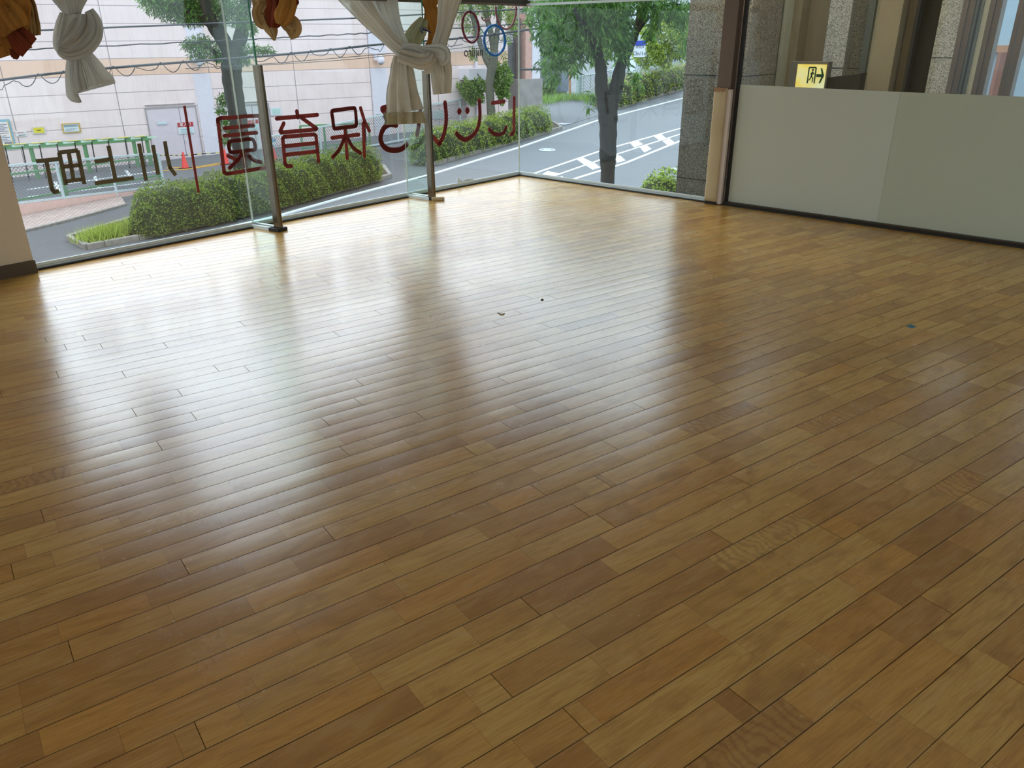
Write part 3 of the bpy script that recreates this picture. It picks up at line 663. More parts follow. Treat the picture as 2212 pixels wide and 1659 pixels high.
glyph('', [('c', [(1632, 205), (1638, 420), (1590, 580), (1475, 672), (1400, 640), (1362, 600)])], 9.6, m_red, c6, S_, parent=rt)
glyph('', [[(1394, 322), (1394, 348)], [(1388, 335), (1402, 335)]], 9.6, m_red, c6, S_, parent=rt, pname='dot')
glyph('', [[(1490, 312), (1490, 338)], [(1483, 325), (1497, 325)]], 9.6, m_red, c6, S_, parent=rt, pname='dot')
rt = empty('window_letter', Aat(740 + 1900 / S_, 180 + 600 / S_, -.008), 'red hiragana of a bar, a smile curve and an upright, nearest the glazed corner', 'lettering')
glyph('', [[(1788, 235), (1930, 215)]], 7.9, m_red, c6, S_, parent=rt); glyph('', [('c', [(1752, 548), (1800, 598), (1862, 612), (1920, 590), (1955, 525)])], 7.9, m_red, c6, S_, parent=rt)
glyph('', [[(2050, 172), (2045, 580), (2030, 605), (2010, 607)]], 7.9, m_red, c6, S_, parent=rt)
glyph('brown kanji of a gridded field and a hooked upright, nearest the cream wall', [[(115, 380), (440, 348)], [(262, 385), (340, 770), (370, 812), (440, 798)], [(440, 255), (535, 712)], [(440, 258), (705, 225)], [(698, 225), (795, 702)], [(575, 262), (642, 640)], [(492, 455), (745, 432)], [(530, 662), (780, 632)]], 7.4, m_brn, cb, SBn, False)
glyph('brown kanji of an upright standing on a long base bar', [[(1132, 160), (1228, 628)], [(938, 386), (1160, 352)], [(942, 690), (1490, 612)]], 7.6, m_brn, cb, SBn, False)
rt = empty('window_letter', Aat(60 + 1800 / SBn, 290 + 650 / SBn, -.008), 'brown kanji of three upright strokes', 'lettering')
for q in ([(1562, 130), (1662, 652)], [(1757, 150), (1832, 568)], [(1925, 98), (1952, 270), (1998, 470), (2080, 578)]): glyph('', [q], 7.4, m_brn, cb, SBn, False, parent=rt)

# the small school name, read from the street side
def text_on(name, body, size, origin, ux, uz, mat, mirror=False, ext=.001, parent=None, align='CENTER'):
    cu = bpy.data.curves.new(name, 'FONT'); cu.body = body; cu.size = size; cu.extrude = ext; cu.align_x = align; cu.offset = .0007 * (size < .2)
    to = bpy.data.objects.new(name, cu); col.objects.link(to)
    dg = bpy.context.evaluated_depsgraph_get(); me = bpy.data.meshes.new_from_object(to.evaluated_get(dg))
    bpy.data.objects.remove(to); ux = np.array(ux) * (-1 if mirror else 1); uz = np.array(uz); un = np.cross(ux, uz)
    V = [(np.array(origin) + ux * v.co.x + uz * v.co.y + un * v.co.z) for v in me.vertices]; F = [tuple(p.vertices) for p in me.polygons]
    mb = MB(); mb.add(V, F); o = mb.build(name, mat, parent); return o
p_r = Aat(1048, 121, -.008); p_l = Aat(998, 122, -.008); szt = np.linalg.norm(p_r - p_l) / 2.75
tag(text_on('window_text', 'nijiiro', szt, (p_r + p_l) / 2, uA, Z3, M('dark_grey_vinyl', (78, 72, 74), .5), mirror=True), 'small dark grey nijiiro lettering, mirrored, under the paper rings', 'lettering')

def ring(px, py, rx, ry, tilt, wpx, mat, label, a0=0, a1=2 * PI, off=-.03):
    P = []
    for a in np.linspace(a0, a1, 40):
        x, y = rx * math.cos(a), ry * math.sin(a); P.append(Aat(px + x * math.cos(tilt) - y * math.sin(tilt), py + x * math.sin(tilt) + y * math.cos(tilt), off))
    r = wpx / 2 * np.linalg.norm(P[0] - O) / FPX; R = [r * (1 + .13 * math.sin(i * 1.7)) for i in range(len(P))]
    mb = MB(); mb.tube(P, R, 8, a1 - a0 < 6.2); return tag(mb.build('paper_ring', mat, smooth=True), label, 'ornament')
m_crim = M('crimson_paper', (112, 24, 48), .6, var=.15, vscale=40); m_blue = M('blue_paper', (28, 108, 178), .6, var=.12, vscale=40); m_rose = M('dusty_rose_paper', (150, 92, 96), .6, var=.12, vscale=40); m_teal = M('teal_tape', (120, 176, 168), .5, var=.1)
ring(1016.5, 58.5, 17.5, 33.5, -.12, 4.6, m_crim, 'crimson paper ring hanging on the window beside the curtain')
ring(1068.5, 87, 22.5, 32.5, -.04, 5.0, m_blue, 'bright blue paper ring hanging on the window near the glazed corner')
ring(1093, 18, 22, 45, 0, 4.0, m_rose, 'dusty rose paper hoop cut off by the curtain rail, above the blue ring', -.1, PI + .1)
ring(1049.5, 35, 9.5, 10, 0, 2.6, m_rose, 'tiny faded paper arc between the crimson and blue rings', .1, PI - .1)
tp = MB()
for a_, b_ in (((1016, 12), (1016, 24)), ((1019, 32), (1045, 72)), ((1045, 72), (1068, 58)), ((1076, 14), (1073, 50))):
    tp.bar(Aat(*a_, -.02), Aat(*b_, -.02), .012, .003, up=nA)
tag(tp.build('hanging_tape', m_teal), 'pale teal tape strands tying the paper rings to the rail', 'tape')
sk_ = MB(); sk_.prism([Aat(x, y, -.0075) for x, y in ((988, 395), (989, 384), (993, 388), (1000, 391), (1008, 386), (1020, 386), (1031, 391), (1015, 396), (1003, 399))], -nA * .001)
tag(sk_.build('torn_sticker', M('white_sticker_residue', (214, 222, 222), .6)), 'torn white sticker remnant low on the glass near the corner', 'sticker')

# ------------------------------------------------------------------ tied curtains
m_linen = cloth_mat('grey_linen', (218, 216, 208), (232, 230, 222), .45)
m_linen2 = cloth_mat('beige_linen', (216, 208, 192), (230, 224, 210), .42)
m_hem = cloth_mat('dark_linen_hem', (184, 172, 142), (198, 188, 160), .28)
m_ochre = cloth_mat('ochre_print_cloth', (170, 114, 50), (200, 144, 74), .22, ((96, 40, 24), 26, .10))
m_tan = cloth_mat('tan_print_cloth', (184, 148, 96), (212, 178, 124), .22, ((110, 52, 34), 20, .12))
m_rust = cloth_mat('rust_cloth', (108, 50, 30), (140, 66, 42), .15)
m_sage = cloth_mat('pale_sage_cloth', (168, 168, 132), (196, 194, 156), .2)
def cloth(pts, Y, pleats=7, amp=.16, flat=.5, ph=0.0, nseg=96, closed_end=False, wav=.0, name='cloth', mat=None, parent=None, tw=0.0):
    """a gathered length of fabric: pts are (x, y, half width) in the photograph, hung in the plane at distance Y"""
    P = curve_pts([np.array(p[:3], float) for p in pts], n=7); mb = MB(); n = len(P); prev = None
    for i, p in enumerate(P):
        t_ = P[min(i + 1, n - 1)] - P[max(i - 1, 0)]; t_ = t_[:2] / (np.linalg.norm(t_[:2]) + 1e-9); nx = np.array([-t_[1], t_[0]])
        Yc = Y if np.isscalar(Y) else np.interp(i / (n - 1), np.linspace(0, 1, len(Y)), Y)
        c = at(p[0], p[1], Yc); e = at(p[0] + nx[0] * p[2], p[1] + nx[1] * p[2], Yc) - c; R = np.linalg.norm(e); e /= (R + 1e-9)
        v = c - O; v /= np.linalg.norm(v); dpt = v
        for k in range(nseg):
            a = 2 * PI * k / nseg; m_ = 1 + 1.7 * amp * math.sin(pleats * a + ph + .25 * math.sin(i * .5) + tw * i / n * 6) + amp * .45 * math.sin((pleats * 2 + 1) * a + ph * 2 + .05 * i) + wav * math.sin(i * .9 + 3 * a)
            q = c + e * (math.cos(a) * R * m_) + dpt * (math.sin(a) * R * flat * m_); mb.v.append(tuple(q))
    for i in range(n - 1):
        for k in range(nseg):
            mb.f.append((i * nseg + k, i * nseg + (k + 1) % nseg, (i + 1) * nseg + (k + 1) % nseg, (i + 1) * nseg + k)); mb.m.append(0)
    for b_, rev in ((0, True), ((n - 1) * nseg, False)):
        f = tuple(b_ + k for k in range(nseg)); mb.f.append(f[::-1] if rev else f); mb.m.append(0)
    o = mb.build(name, mat, parent, smooth=True); uvl = o.data.uv_layers.new(name='fold'); vi = np.zeros(len(o.data.loops), np.int32); o.data.loops.foreach_get('vertex_index', vi)
    k_ = vi % nseg; i_ = vi // nseg; uu_ = np.stack([1.6 * (1 + np.cos(2 * PI * k_ / nseg)) * (2 + pleats * .5) + ph * 3, i_ / (n - 1) * 1.3 + np.sign(np.sin(2 * PI * k_ / nseg)) * 7], 1); uvl.data.foreach_set('uv', uu_.astype(np.float32).ravel()); return o

Yk = 5.35
rt = empty('knotted_curtain', at(182, 200, Yk), 'pale grey linen curtain hanging in one knot near the cream wall', 'curtain')
cloth([(110, -440, 120), (118, -300, 96), (130, -160, 68), (146, -60, 44), (151, -10, 34), (156, 25, 17), (160, 42, 12)], Yk, 9, .16, .5, .3, mat=m_linen, parent=rt, name='gathered_top')
cloth([(166, 30, 20), (166, 50, 34), (164, 75, 38), (158, 98, 30), (160, 116, 18)], Yk, 5, .10, .7, 1, mat=m_linen, parent=rt, name='knot_core')
cloth([(138, 28, 7), (133, 52, 11), (128, 76, 11), (124, 98, 8), (132, 112, 6)], Yk - .05, 4, .16, .6, 2, mat=m_linen, parent=rt, name='knot_fold')
cloth([(192, 22, 8), (203, 48, 13), (198, 76, 19), (176, 98, 21), (146, 110, 16), (126, 104, 8)], Yk - .10, 8, .15, .55, .6, mat=m_linen, parent=rt, name='knot_wrap')
cloth([(184, 30, 6), (182, 52, 10), (168, 76, 13), (150, 92, 10), (136, 98, 5)], Yk - .16, 5, .15, .45, 1.6, mat=m_linen, parent=rt, name='knot_wrap')
cloth([(166, 38, 5), (158, 52, 10), (148, 68, 8), (138, 82, 3)], Yk - .19, 3, .12, .35, 1.1, mat=m_linen, parent=rt, name='knot_flap')
cloth([(170, 108, 12), (176, 138, 24), (186, 165, 33), (195, 184, 42), (198, 194, 44)], Yk, 7, .15, .35, 1.2, mat=m_linen, parent=rt, name='hanging_tail')
cloth([(182, 112, 10), (200, 145, 17), (213, 172, 22), (216, 180, 23)], Yk - .09, 4, .14, .3, .4, mat=m_linen, parent=rt, name='folded_flap')
cloth([(160, 120, 12), (160, 160, 16), (165, 196, 19), (168, 200, 19)], Yk - .05, 4, .15, .35, 2.4, mat=m_linen, parent=rt, name='folded_flap')

Yb = 4.9
rt = empty('bundled_curtain', at(40, 120, Yb), 'ochre brown printed cloth bundle hanging left of the grey knotted curtain', 'curtain')
cloth([(-90, -470, 110), (-70, -300, 84), (-40, -120, 56), (0, -10, 52), (10, 40, 48), (14, 80, 36)], Yb, 6, .10, .5, .3, mat=m_ochre, parent=rt, name='gathered_bundle')
cloth([(8, 70, 26), (18, 95, 36), (24, 112, 40), (26, 118, 38)], Yb + .05, 5, .16, .4, 1, mat=m_ochre, parent=rt, name='hanging_tail')
cloth([(46, -20, 10), (58, 10, 17), (66, 40, 16), (68, 62, 18), (70, 78, 16)], Yb + .03, 5, .14, .4, 2, mat=m_tan, parent=rt, name='folded_edge')
cloth([(10, 8, 14), (26, 30, 20), (40, 52, 18), (44, 60, 14)], Yb - .12, 4, .14, .4, .9, mat=m_ochre, parent=rt, name='folded_flap')
cloth([(30, 66, 16), (50, 92, 22), (64, 104, 20)], Yb - .08, 4, .13, .4, 1.9, mat=m_rust, parent=rt, name='folded_flap')
cloth([(34, 105, 11), (34, 122, 9), (33, 128, 4)], Yb - .02, 3, .12, .4, 1.9, mat=m_rust, parent=rt, name='folded_corner')

Yc = 6.15
rt = empty('bundled_curtain', at(600, 80, Yc), 'tan and rust printed cloth bundle hanging beside the first glass fin', 'curtain')
cloth([(590, -380, 90), (588, -240, 60), (580, -110, 34), (582, -20, 34), (590, 10, 36), (600, 36, 30), (606, 52, 18)], Yc, 6, .16, .5, .3, mat=m_tan, parent=rt, name='gathered_bundle')
cloth([(596, -30, 40), (598, 10, 38), (600, 40, 26), (602, 56, 12)], Yc + .05, 7, .12, .4, .5, mat=m_tan, parent=rt, name='back_gather')
cloth([(592, -20, 16), (600, 8, 20), (596, 32, 20), (592, 52, 14), (591, 60, 8)], Yc - .12, 5, .14, .5, 2.3, mat=m_rust, parent=rt, name='folded_flap')
cloth([(622, -30, 12), (622, 8, 16), (614, 34, 18), (606, 54, 10)], Yc - .16, 5, .15, .5, 1.3, mat=m_ochre, parent=rt, name='folded_flap')
cloth([(572, 8, 12), (562, 26, 14), (566, 46, 12), (580, 56, 8)], Yc - .05, 6, .18, .4, .7, mat=m_tan, parent=rt, name='folded_flap')
cloth([(578, 46, 13), (588, 66, 12), (592, 82, 5), (593, 88, 2)], Yc - .06, 3, .10, .3, .7, mat=m_tan, parent=rt, name='pointed_corner')
cloth([(612, 40, 12), (628, 52, 16), (634, 66, 14), (622, 75, 10)], Yc - .03, 4, .14, .6, .7, mat=m_tan, parent=rt, name='rolled_tail')
cloth([(628, -10, 8), (637, 6, 9), (640, 12, 5)], Yc, 3, .12, .5, .7, mat=m_rust, parent=rt, name='folded_edge')

Yd = 7.35
rt = empty('ochre_cloth', at(915, 100, Yd + .1), 'ochre and sage cloth gathered behind the knot of the linen pair at the second fin', 'curtain')
cloth([(922, -270, 46), (924, -160, 34), (926, -40, 22), (928, 0, 18), (930, 18, 12), (938, 40, 22), (944, 64, 18), (938, 90, 14), (926, 106, 10)], Yd + .12, 6, .10, .5, .3, mat=m_ochre, parent=rt, name='gathered_length')
cloth([(916, 40, 8), (905, 62, 16), (893, 82, 18), (890, 98, 18), (896, 110, 10)], Yd + .08, 4, .10, .5, 1.3, mat=m_sage, parent=rt, name='pale_lining')
tie = MB(); tie.tube([at(908, 60, Yd - .05), at(915, 64, Yd - .1), at(922, 66, Yd - .08), at(930, 70, Yd - .05)], .006, 6); tie.tube([at(915, 64, Yd - .1), at(909, 68, Yd - .1), at(914, 72, Yd - .1)], .005, 6); tie.tube([at(917, 64, Yd - .1), at(912, 58, Yd - .1), at(920, 60, Yd - .1), at(918, 65, Yd - .1)], .004, 6)
tag(tie.build('cord_bow', M('navy_cord', (24, 30, 78), .7)), 'small navy cord tied in a bow on the ochre cloth', 'cord')
rt = empty('linen_curtain_pair', at(900, 270, Yd), 'pair of beige linen curtains knotted together round the second fin, ends hanging', 'curtain')
cloth([(640, -310, 70), (680, -160, 42), (740, -40, 26), (775, 10, 22), (810, 52, 16), (842, 86, 13), (872, 112, 13), (890, 122, 12)], Yd - .05, 6, .14, .5, .3, mat=m_linen2, parent=rt, name='left_gathered_length')
cloth([(800, -310, 60), (812, -160, 38), (824, -30, 26), (832, 10, 22), (846, 50, 16), (862, 84, 12), (872, 104, 12)], Yd + .02, 6, .14, .5, 1.3, mat=m_linen, parent=rt, name='inner_gathered_length')
cloth([(1010, -310, 56), (996, -160, 36), (978, -40, 24), (968, 10, 19), (960, 55, 14), (950, 90, 13), (944, 112, 14)], Yd - .02, 6, .15, .5, 2.3, mat=m_linen2, parent=rt, name='right_gathered_length')
cloth([(868, 108, 10), (888, 108, 12), (912, 116, 14), (936, 112, 12), (950, 106, 8)], Yd - .14, 5, .15, .6, .5, mat=m_linen, parent=rt, name='knot_wrap')
cloth([(862, 118, 12), (886, 126, 13), (908, 132, 15), (926, 128, 14), (934, 116, 10)], Yd - .2, 5, .15, .6, 1.5, mat=m_linen2, parent=rt, name='knot_wrap')
cloth([(900, 128, 9), (918, 128, 15), (922, 138, 16), (920, 148, 13), (916, 151, 8)], Yd - .17, 4, .1, .6, .2, mat=m_linen2, parent=rt, name='knot_loop')
cloth([(912, 106, 6), (938, 108, 10), (954, 114, 14), (956, 128, 12), (948, 134, 6)], Yd - .2, 4, .16, .5, 2.2, mat=m_linen, parent=rt, name='knot_fold')
cloth([(868, 120, 12), (868, 150, 18), (868, 190, 23), (871, 230, 28), (873, 243, 30)], Yd - .08, 9, .24, .4, .4, mat=m_linen2, parent=rt, name='left_hanging_end')
cloth([(873, 242, 30.3), (873.5, 256, 31.5), (874, 268, 32.5)], Yd - .081, 9, .24, .4, .4, mat=m_hem, parent=rt, name='left_hem')
cloth([(942, 118, 14), (950, 140, 18), (954, 165, 17), (954, 190, 16), (955, 203, 14.5)], Yd - .1, 7, .22, .4, 1.4, mat=m_linen2, parent=rt, name='right_hanging_end')
cloth([(962, 118, 8), (966, 140, 7), (967, 156, 5), (968, 166, 3)], Yd - .06, 4, .16, .4, 1.4, mat=m_linen, parent=rt, name='right_folded_edge')

# small things on the floor
cr = MB(); c_ = g(1171, 648); cr.add([c_ + np.array(v) for v in ((-.012, -.008, 0), (.012, -.006, 0), (0, .012, 0), (.001, 0, .010))], [(0, 2, 1), (0, 1, 3), (1, 2, 3), (2, 0, 3)])
tag(cr.build('crumb', m_blk), 'tiny black crumb in the shiny middle of the floor', 'debris')
tq = MB(); P = [g(x, y) for x, y in ((1957, 705), (1966, 700.5), (1980, 705), (1970, 709.5))]; tq.prism([p for p in P], Z3 * .0008)
tag(tq.build('blue_tape', M('blue_masking_tape', (48, 112, 130), .6)), 'small square of blue tape stuck to the floor boards', 'tape')
ch_ = MB()
for a_, b_ in (((1075, 676), (1083, 680)), ((1080, 679), (1089, 680)), ((1083, 681), (1090, 677))):
    ch_.bar(g(*a_) + Z3 * .002, g(*b_) + Z3 * .002, .004, .003)
tag(ch_.build('wood_splinter', M('pale_splinter', (176, 160, 120), .7)), 'pale curled splinter lying on the shiny part of the floor', 'debris')

# ------------------------------------------------------------------ outside: street
m_road = asphalt_mat('street_asphalt', (112, 116, 119)); m_drive = asphalt_mat('driveway_asphalt', (88, 90, 92)); m_lot = asphalt_mat('yard_asphalt', (106, 110, 114))
m_paint = M('white_road_paint', (226, 236, 238), .7, var=.06, vscale=30); m_yel = M('yellow_road_paint', (214, 168, 74), .7, var=.1, vscale=20)
m_kerb = M('concrete_kerb', (140, 136, 128), .85, var=.2, vscale=8); m_soil = M('dark_soil', (74, 62, 46), .95, var=.2)
def onroad(x, y, l): return np.array([x, y, zr(x, y) + l])
R_ = [onroad(x, y, 0) for x, y in ((-45, 1), (60, 1), (60, 140), (-45, 140))]
r0 = MB(); r0.prism([p - Z3 * .3 for p in R_], Z3 * .3)
rd = struct(r0.build('road', m_road, origin=(0, 0, 0)), 'blue grey asphalt street climbing to the right'); rd['_o'] = [0, 0, 0]
def paint(poly, mat, name, th=.012, par=rd):
    mb = MB(); mb.prism([gp(x, y, 0.0) for x, y in poly], Z3 * th); return mb.build(name, mat, par)
def line(pp, w_, mat, name, th=.012, par=rd):
    mb = MB()
    for a, b in zip(pp[:-1], pp[1:]):
        p, q = gp(*a), gp(*b); mb.bar(p + Z3 * th / 2, q + Z3 * th / 2, w_, th)
    return mb.build(name, mat, par)
# carriageway edge line: straight in plan, fitted through two pixels
def plan_line(a, b, w_, mat, name, ext0=0.0, ext1=0.0, off=0.0, th=.012, par=rd):
    p, q = gp(*a), gp(*b); d = (q - p); d[2] = 0; d /= np.linalg.norm(d); n_ = np.array([-d[1], d[0], 0])
    p2 = p - d * ext0 + n_ * off; q2 = q + d * ext1 + n_ * off; mb = MB(); mb.bar(onroad(p2[0], p2[1], th / 2), onroad(q2[0], q2[1], th / 2), w_, th); return mb.build(name, mat, par)
line([(300, 541), (380, 519), (600, 468), (740, 428), (931, 378), (1122, 319.5), (1291, 261), (1473, 213.5), (1600, 175)], .16, m_paint, 'edge_line', .04)
line([(1122, 386), (1157, 374), (1295, 327), (1470, 277.5), (1560, 252)], .15, m_paint, 'centre_line'); line([(1160, 400), (1236, 388), (1352, 352), (1470, 304.5), (1560, 272)], .17, m_paint, 'centre_line')
line([(1150, 393), (1195, 381), (1330, 334), (1470, 290), (1560, 262)], .13, m_paint, 'centre_line')
for q in (((1183, 370), (1213, 376.5), (1195, 381), (1181, 384), (1172, 376)), ((1200, 386), (1214, 381), (1226, 389), (1212, 396)), ((1247, 345.5), (1258, 340.5), (1278, 350), (1262, 356)), ((1266, 358), (1284, 352.5), (1297, 362), (1280, 367)),
          ((1325, 331.5), (1341, 338), (1351, 347), (1333, 352)), ((1361, 309.5), (1378, 304.5), (1389, 312), (1370, 319)), ((1382, 318), (1396, 313.5), (1407, 322), (1392, 330)), ((1411, 294), (1427, 289.5), (1438, 298), (1424, 303)), ((1431, 305), (1446, 299.5), (1457, 308), (1442, 314))):
    paint(q, m_paint, 'checker_block')
# driveway and yard tarmac, darker
def slabp(pts, lift, mat, name, label):
    mb = MB(); mb.prism([gp(x, y, 0) for x, y in pts], Z3 * lift); return struct(mb.build(name, mat), label)
slabp([(60, 497), (215, 447), (290, 425), (330, 400), (560, 356), (840, 320), (925, 302), (930, 348), (935, 380), (838, 400), (560, 470), (300, 530), (-100, 640), (-200, 560)], .02, m_drive, 'driveway', 'dark asphalt driveway behind the planted strips')
slabp([(-200, 420), (350, 352), (620, 346), (940, 282), (900, 303), (560, 358), (330, 401), (60, 440), (-200, 500)], .03, m_lot, 'yard', 'delivery yard asphalt below the pink building')
slabp([(1130, 228), (1210, 215), (1275, 216), (1335, 205), (1345, 226), (1300, 248), (1212, 274), (1120, 262), (1100, 240)], .02, asphalt_mat('side_street_asphalt', (108, 111, 115)), 'side_street', 'side street mouth between the two hedges')
# brick footpath with its kerb
t = NT('brick_paving'); br = t.n('ShaderNodeTexBrick'); br.inputs['Scale'].default_value = 2.4; br.inputs['Color1'].default_value = lin((196, 176, 164)) + (1,); br.inputs['Color2'].default_value = lin((176, 156, 148)) + (1,); br.inputs['Mortar'].default_value = lin((112, 104, 100)) + (1,); br.inputs['Mortar Size'].default_value = .03
ob = t.obj(); vr = t.n('ShaderNodeVectorRotate'); vr.rotation_type = 'Z_AXIS'; vr.inputs['Angle'].default_value = -1.0; t.l(ob, vr.inputs['Vector']); t.l(vr.outputs[0], br.inputs['Vector']); t.l(br.outputs[0], t.bsdf.inputs['Base Color']); t.bsdf.inputs['Roughness'].default_value = .85
slabp([(-60, 496), (52, 468), (160, 447), (262, 427), (272, 444), (190, 467), (60, 500), (-60, 536)], .07, t.mat, 'sidewalk', 'pinkish brick footpath below the low pink wall')
line([(-60, 537), (60, 501), (130, 484), (190, 468), (272, 445)], .14, m_kerb, 'kerb_edge', .09)
line([(-60, 601), (100, 561), (170, 541), (200, 533), (330, 503)], .16, m_paint, 'faded_edge_line', .008)

# planted islands: kerb ring + soil
def island(front, back, label):
    root = empty('planter_kerb', gp(*front[0]), label, 'kerb')
    mb = MB(); loop = [gp(*p) for p in front] + [gp(*p) for p in back[::-1]]
    for i, (a, b) in enumerate(zip(loop, loop[1:] + loop[:1])): mb.bar(a + Z3 * .09, b + Z3 * .09, .16, .18)
    mb.build('kerb_stones', m_kerb, root, bevel=.02)
    MB().prism(loop, Z3 * .12).build('soil', m_soil, root)
    jb = MB()
    for a, b in zip(front[:-1], front[1:]):
        p, q = gp(*a), gp(*b); L = np.linalg.norm(q - p)
        for k in range(int(L / .9)):
            c_ = p + (q - p) * ((k + .5) * .9 / L); jb.box(c_ + Z3 * .095, .012, .175, .185, ux=(q - p) / L)
    jb.build('kerb_joints', m_soil, root)
    return root
island([(190, 540), (300, 520), (450, 486), (600, 452), (780, 402), (843, 385)], [(150, 520), (290, 478), (440, 444), (600, 412), (760, 378), (828, 364)], 'grey kerb round the near planted strip')
island([(925, 362), (1030, 332), (1120, 306), (1212, 280)], [(915, 345), (1020, 312), (1110, 288), (1195, 268)], 'grey kerb round the second hedge by the glazed corner')
island([(1330, 238), (1400, 215), (1480, 193), (1560, 170)], [(1325, 228), (1395, 206), (1475, 185), (1555, 162)], 'grey kerb below the flowering hedge')

# ---- foliage
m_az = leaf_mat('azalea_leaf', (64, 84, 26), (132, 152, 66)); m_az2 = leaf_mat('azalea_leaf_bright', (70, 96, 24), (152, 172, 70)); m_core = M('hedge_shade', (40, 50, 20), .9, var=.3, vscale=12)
m_tr = leaf_mat('tree_leaf', (48, 82, 36), (100, 138, 66), .5); m_tr2 = leaf_mat('tree_leaf_light', (70, 104, 44), (138, 168, 84), .5); m_grass = leaf_mat('grass_blade', (112, 132, 48), (170, 188, 92), .4)
m_bark = M('grey_bark', (50, 48, 42), .9, var=.25, vscale=14, bump=.6, bscale=30); m_bark2 = M('pale_bark', (104, 106, 92), .9, var=.2, vscale=12, bump=.5, bscale=30); m_pink = leaf_mat('pink_blossom', (214, 130, 150), (238, 176, 186))
RNG = np.random.default_rng(5)
def leaves(C, Nrm, size, elong=2.4, droop=0.0, jitter=.9):
    """one folded lance leaf at each centre; returns verts, faces"""
    n = len(C); d = RNG.normal(size=(n, 3)); d[:, 2] -= droop * 1.6; d += Nrm * .6; d /= np.linalg.norm(d, axis=1)[:, None]
    s_ = RNG.normal(size=(n, 3)); s_ -= d * (s_ * d).sum(1)[:, None]; s_ /= np.linalg.norm(s_, axis=1)[:, None]; up = np.cross(d, s_)
    L = size * (1 + (RNG.random(n) - .5) * jitter)[:, None]; Wd = L / elong / 2
    a = C; b = C + d * L * .45 + s_ * Wd + up * Wd * .35; c = C + d * L; e = C + d * L * .45 - s_ * Wd + up * Wd * .35; V = np.stack([a, b, c, e], 1).reshape(-1, 3)
    i = np.arange(n) * 4; F = np.concatenate([np.stack([i, i + 1, i + 2], 1), np.stack([i, i + 2, i + 3], 1)])
    return V, F
def fmesh(name, V, F, mat, parent=None, origin=None):
    og = np.array(parent['_o']) if parent is not None else np.array(origin)
    me = bpy.data.meshes.new(name); me.vertices.add(len(V)); me.vertices.foreach_set('co', (V - og).astype(np.float32).ravel())
    me.loops.add(len(F) * 3); me.loops.foreach_set('vertex_index', F.astype(np.int32).ravel()); me.polygons.add(len(F))
    me.polygons.foreach_set('loop_start', np.arange(len(F), dtype=np.int32) * 3); me.polygons.foreach_set('loop_total', np.full(len(F), 3, np.int32)); me.materials.append(mat); me.update(calc_edges=True); me.validate()
    o = bpy.data.objects.new(name, me); col.objects.link(o)
    if parent is not None: o.parent = parent
    else: o.location = og.tolist()
    o['_o'] = og.tolist(); return o
def hedge(path, width, height, count, label, mat, leaf=.075, flowers=0, name='clipped_hedge', cat='hedge', grp=None):
    """path: front foot line (pixels on the street plane); the hedge stands behind it"""
    P = [gp(*p, .12) for p in path]; n_ = len(P); root = empty(name, P[n_ // 2], label, cat, grp)
    seg = np.array([np.linalg.norm(P[i + 1] - P[i]) for i in range(n_ - 1)]); cum = np.r_[0, np.cumsum(seg)]
    tot = cum[-1]; rows = max(8, int(tot / .3)); prof = [(-.0, 0), (-.04, .35), (.02, .75), (.22, .97), (.5, 1.03), (.8, .96), (.98, .7), (1.02, .3), (1, 0)]
    def pos(u_):
        u_ = np.clip(u_, 0, tot - 1e-6); i = min(int(np.searchsorted(cum, u_, 'right') - 1), n_ - 2); f = (u_ - cum[i]) / seg[i]; d = (P[i + 1] - P[i]) / seg[i]; nn = np.array([-d[1], d[0], 0]); nn /= np.linalg.norm(nn); return P[i] * (1 - f) + P[i + 1] * f, nn
    mb = MB(); 
    for r in range(rows + 1):
        u_ = tot * r / rows; p, nn = pos(u_); e_ = min(1, math.sqrt(max(0.02, min(u_, tot - u_) / .5)))
        for k, (a, b) in enumerate(prof):
            wob = 1 + .08 * math.sin(u_ * 3.1 + k) + .06 * math.sin(u_ * 7.7 + k * 2)
            mb.v.append(tuple(p + nn * (width * (.5 + (a - .5) * .88 * wob * e_)) + Z3 * (b * height * .88 * e_ * wob)))
    K = len(prof)
    for r in range(rows):
        for k in range(K - 1): mb.f.append((r * K + k, r * K + k + 1, (r + 1) * K + k + 1, (r + 1) * K + k)); mb.m.append(0)
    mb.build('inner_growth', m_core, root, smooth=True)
    Cc = np.zeros((count, 3)); Nn = np.zeros((count, 3)); us = RNG.random(count) * tot
    for i in range(count):
        u_ = us[i]; p, nn = pos(u_); e_ = min(1, math.sqrt(max(0.02, min(u_, tot - u_) / .5))); q = RNG.random(); a = np.interp(q * 8, range(9), [x[0] for x in prof]); b = np.interp(q * 8, range(9), [x[1] for x in prof])
        lump = 1 + .10 * math.sin(u_ * 3.1 + q * 8) + .08 * math.sin(u_ * 9.7 + q * 19) + RNG.normal() * .045
        o2 = np.array(nn) * (a - .5) + Z3 * (b - .35); Cc[i] = p + nn * (width * (.5 + (a - .5) * lump * e_)) + Z3 * (b * height * lump * e_); Nn[i] = o2 / (np.linalg.norm(o2) + 1e-6)
    V, F = leaves(Cc, Nn, leaf, 2.0); fmesh('leaves', V, F, mat, root)
    if flowers:
        idx = RNG.choice(count, flowers); V, F = leaves(Cc[idx] + Nn[idx] * .03, Nn[idx], leaf * .9, 1.3); fmesh('blossoms', V, F, m_pink, root)
    return root
def hgt(p_foot, y_top): 
    b = gp(*p_foot, .12); return float(at(p_foot[0], y_top, b[1])[2] - b[2])
print('hedge h', hgt((400, 497), 392), hgt((700, 424), 335), hgt((1030, 326), 266), hgt((1420, 208), 170), 'offW', offW, 's', sL, s1, s2, 'h0', h0, hP, zL, zM, zR, 'sB', sP, sF0, sM)
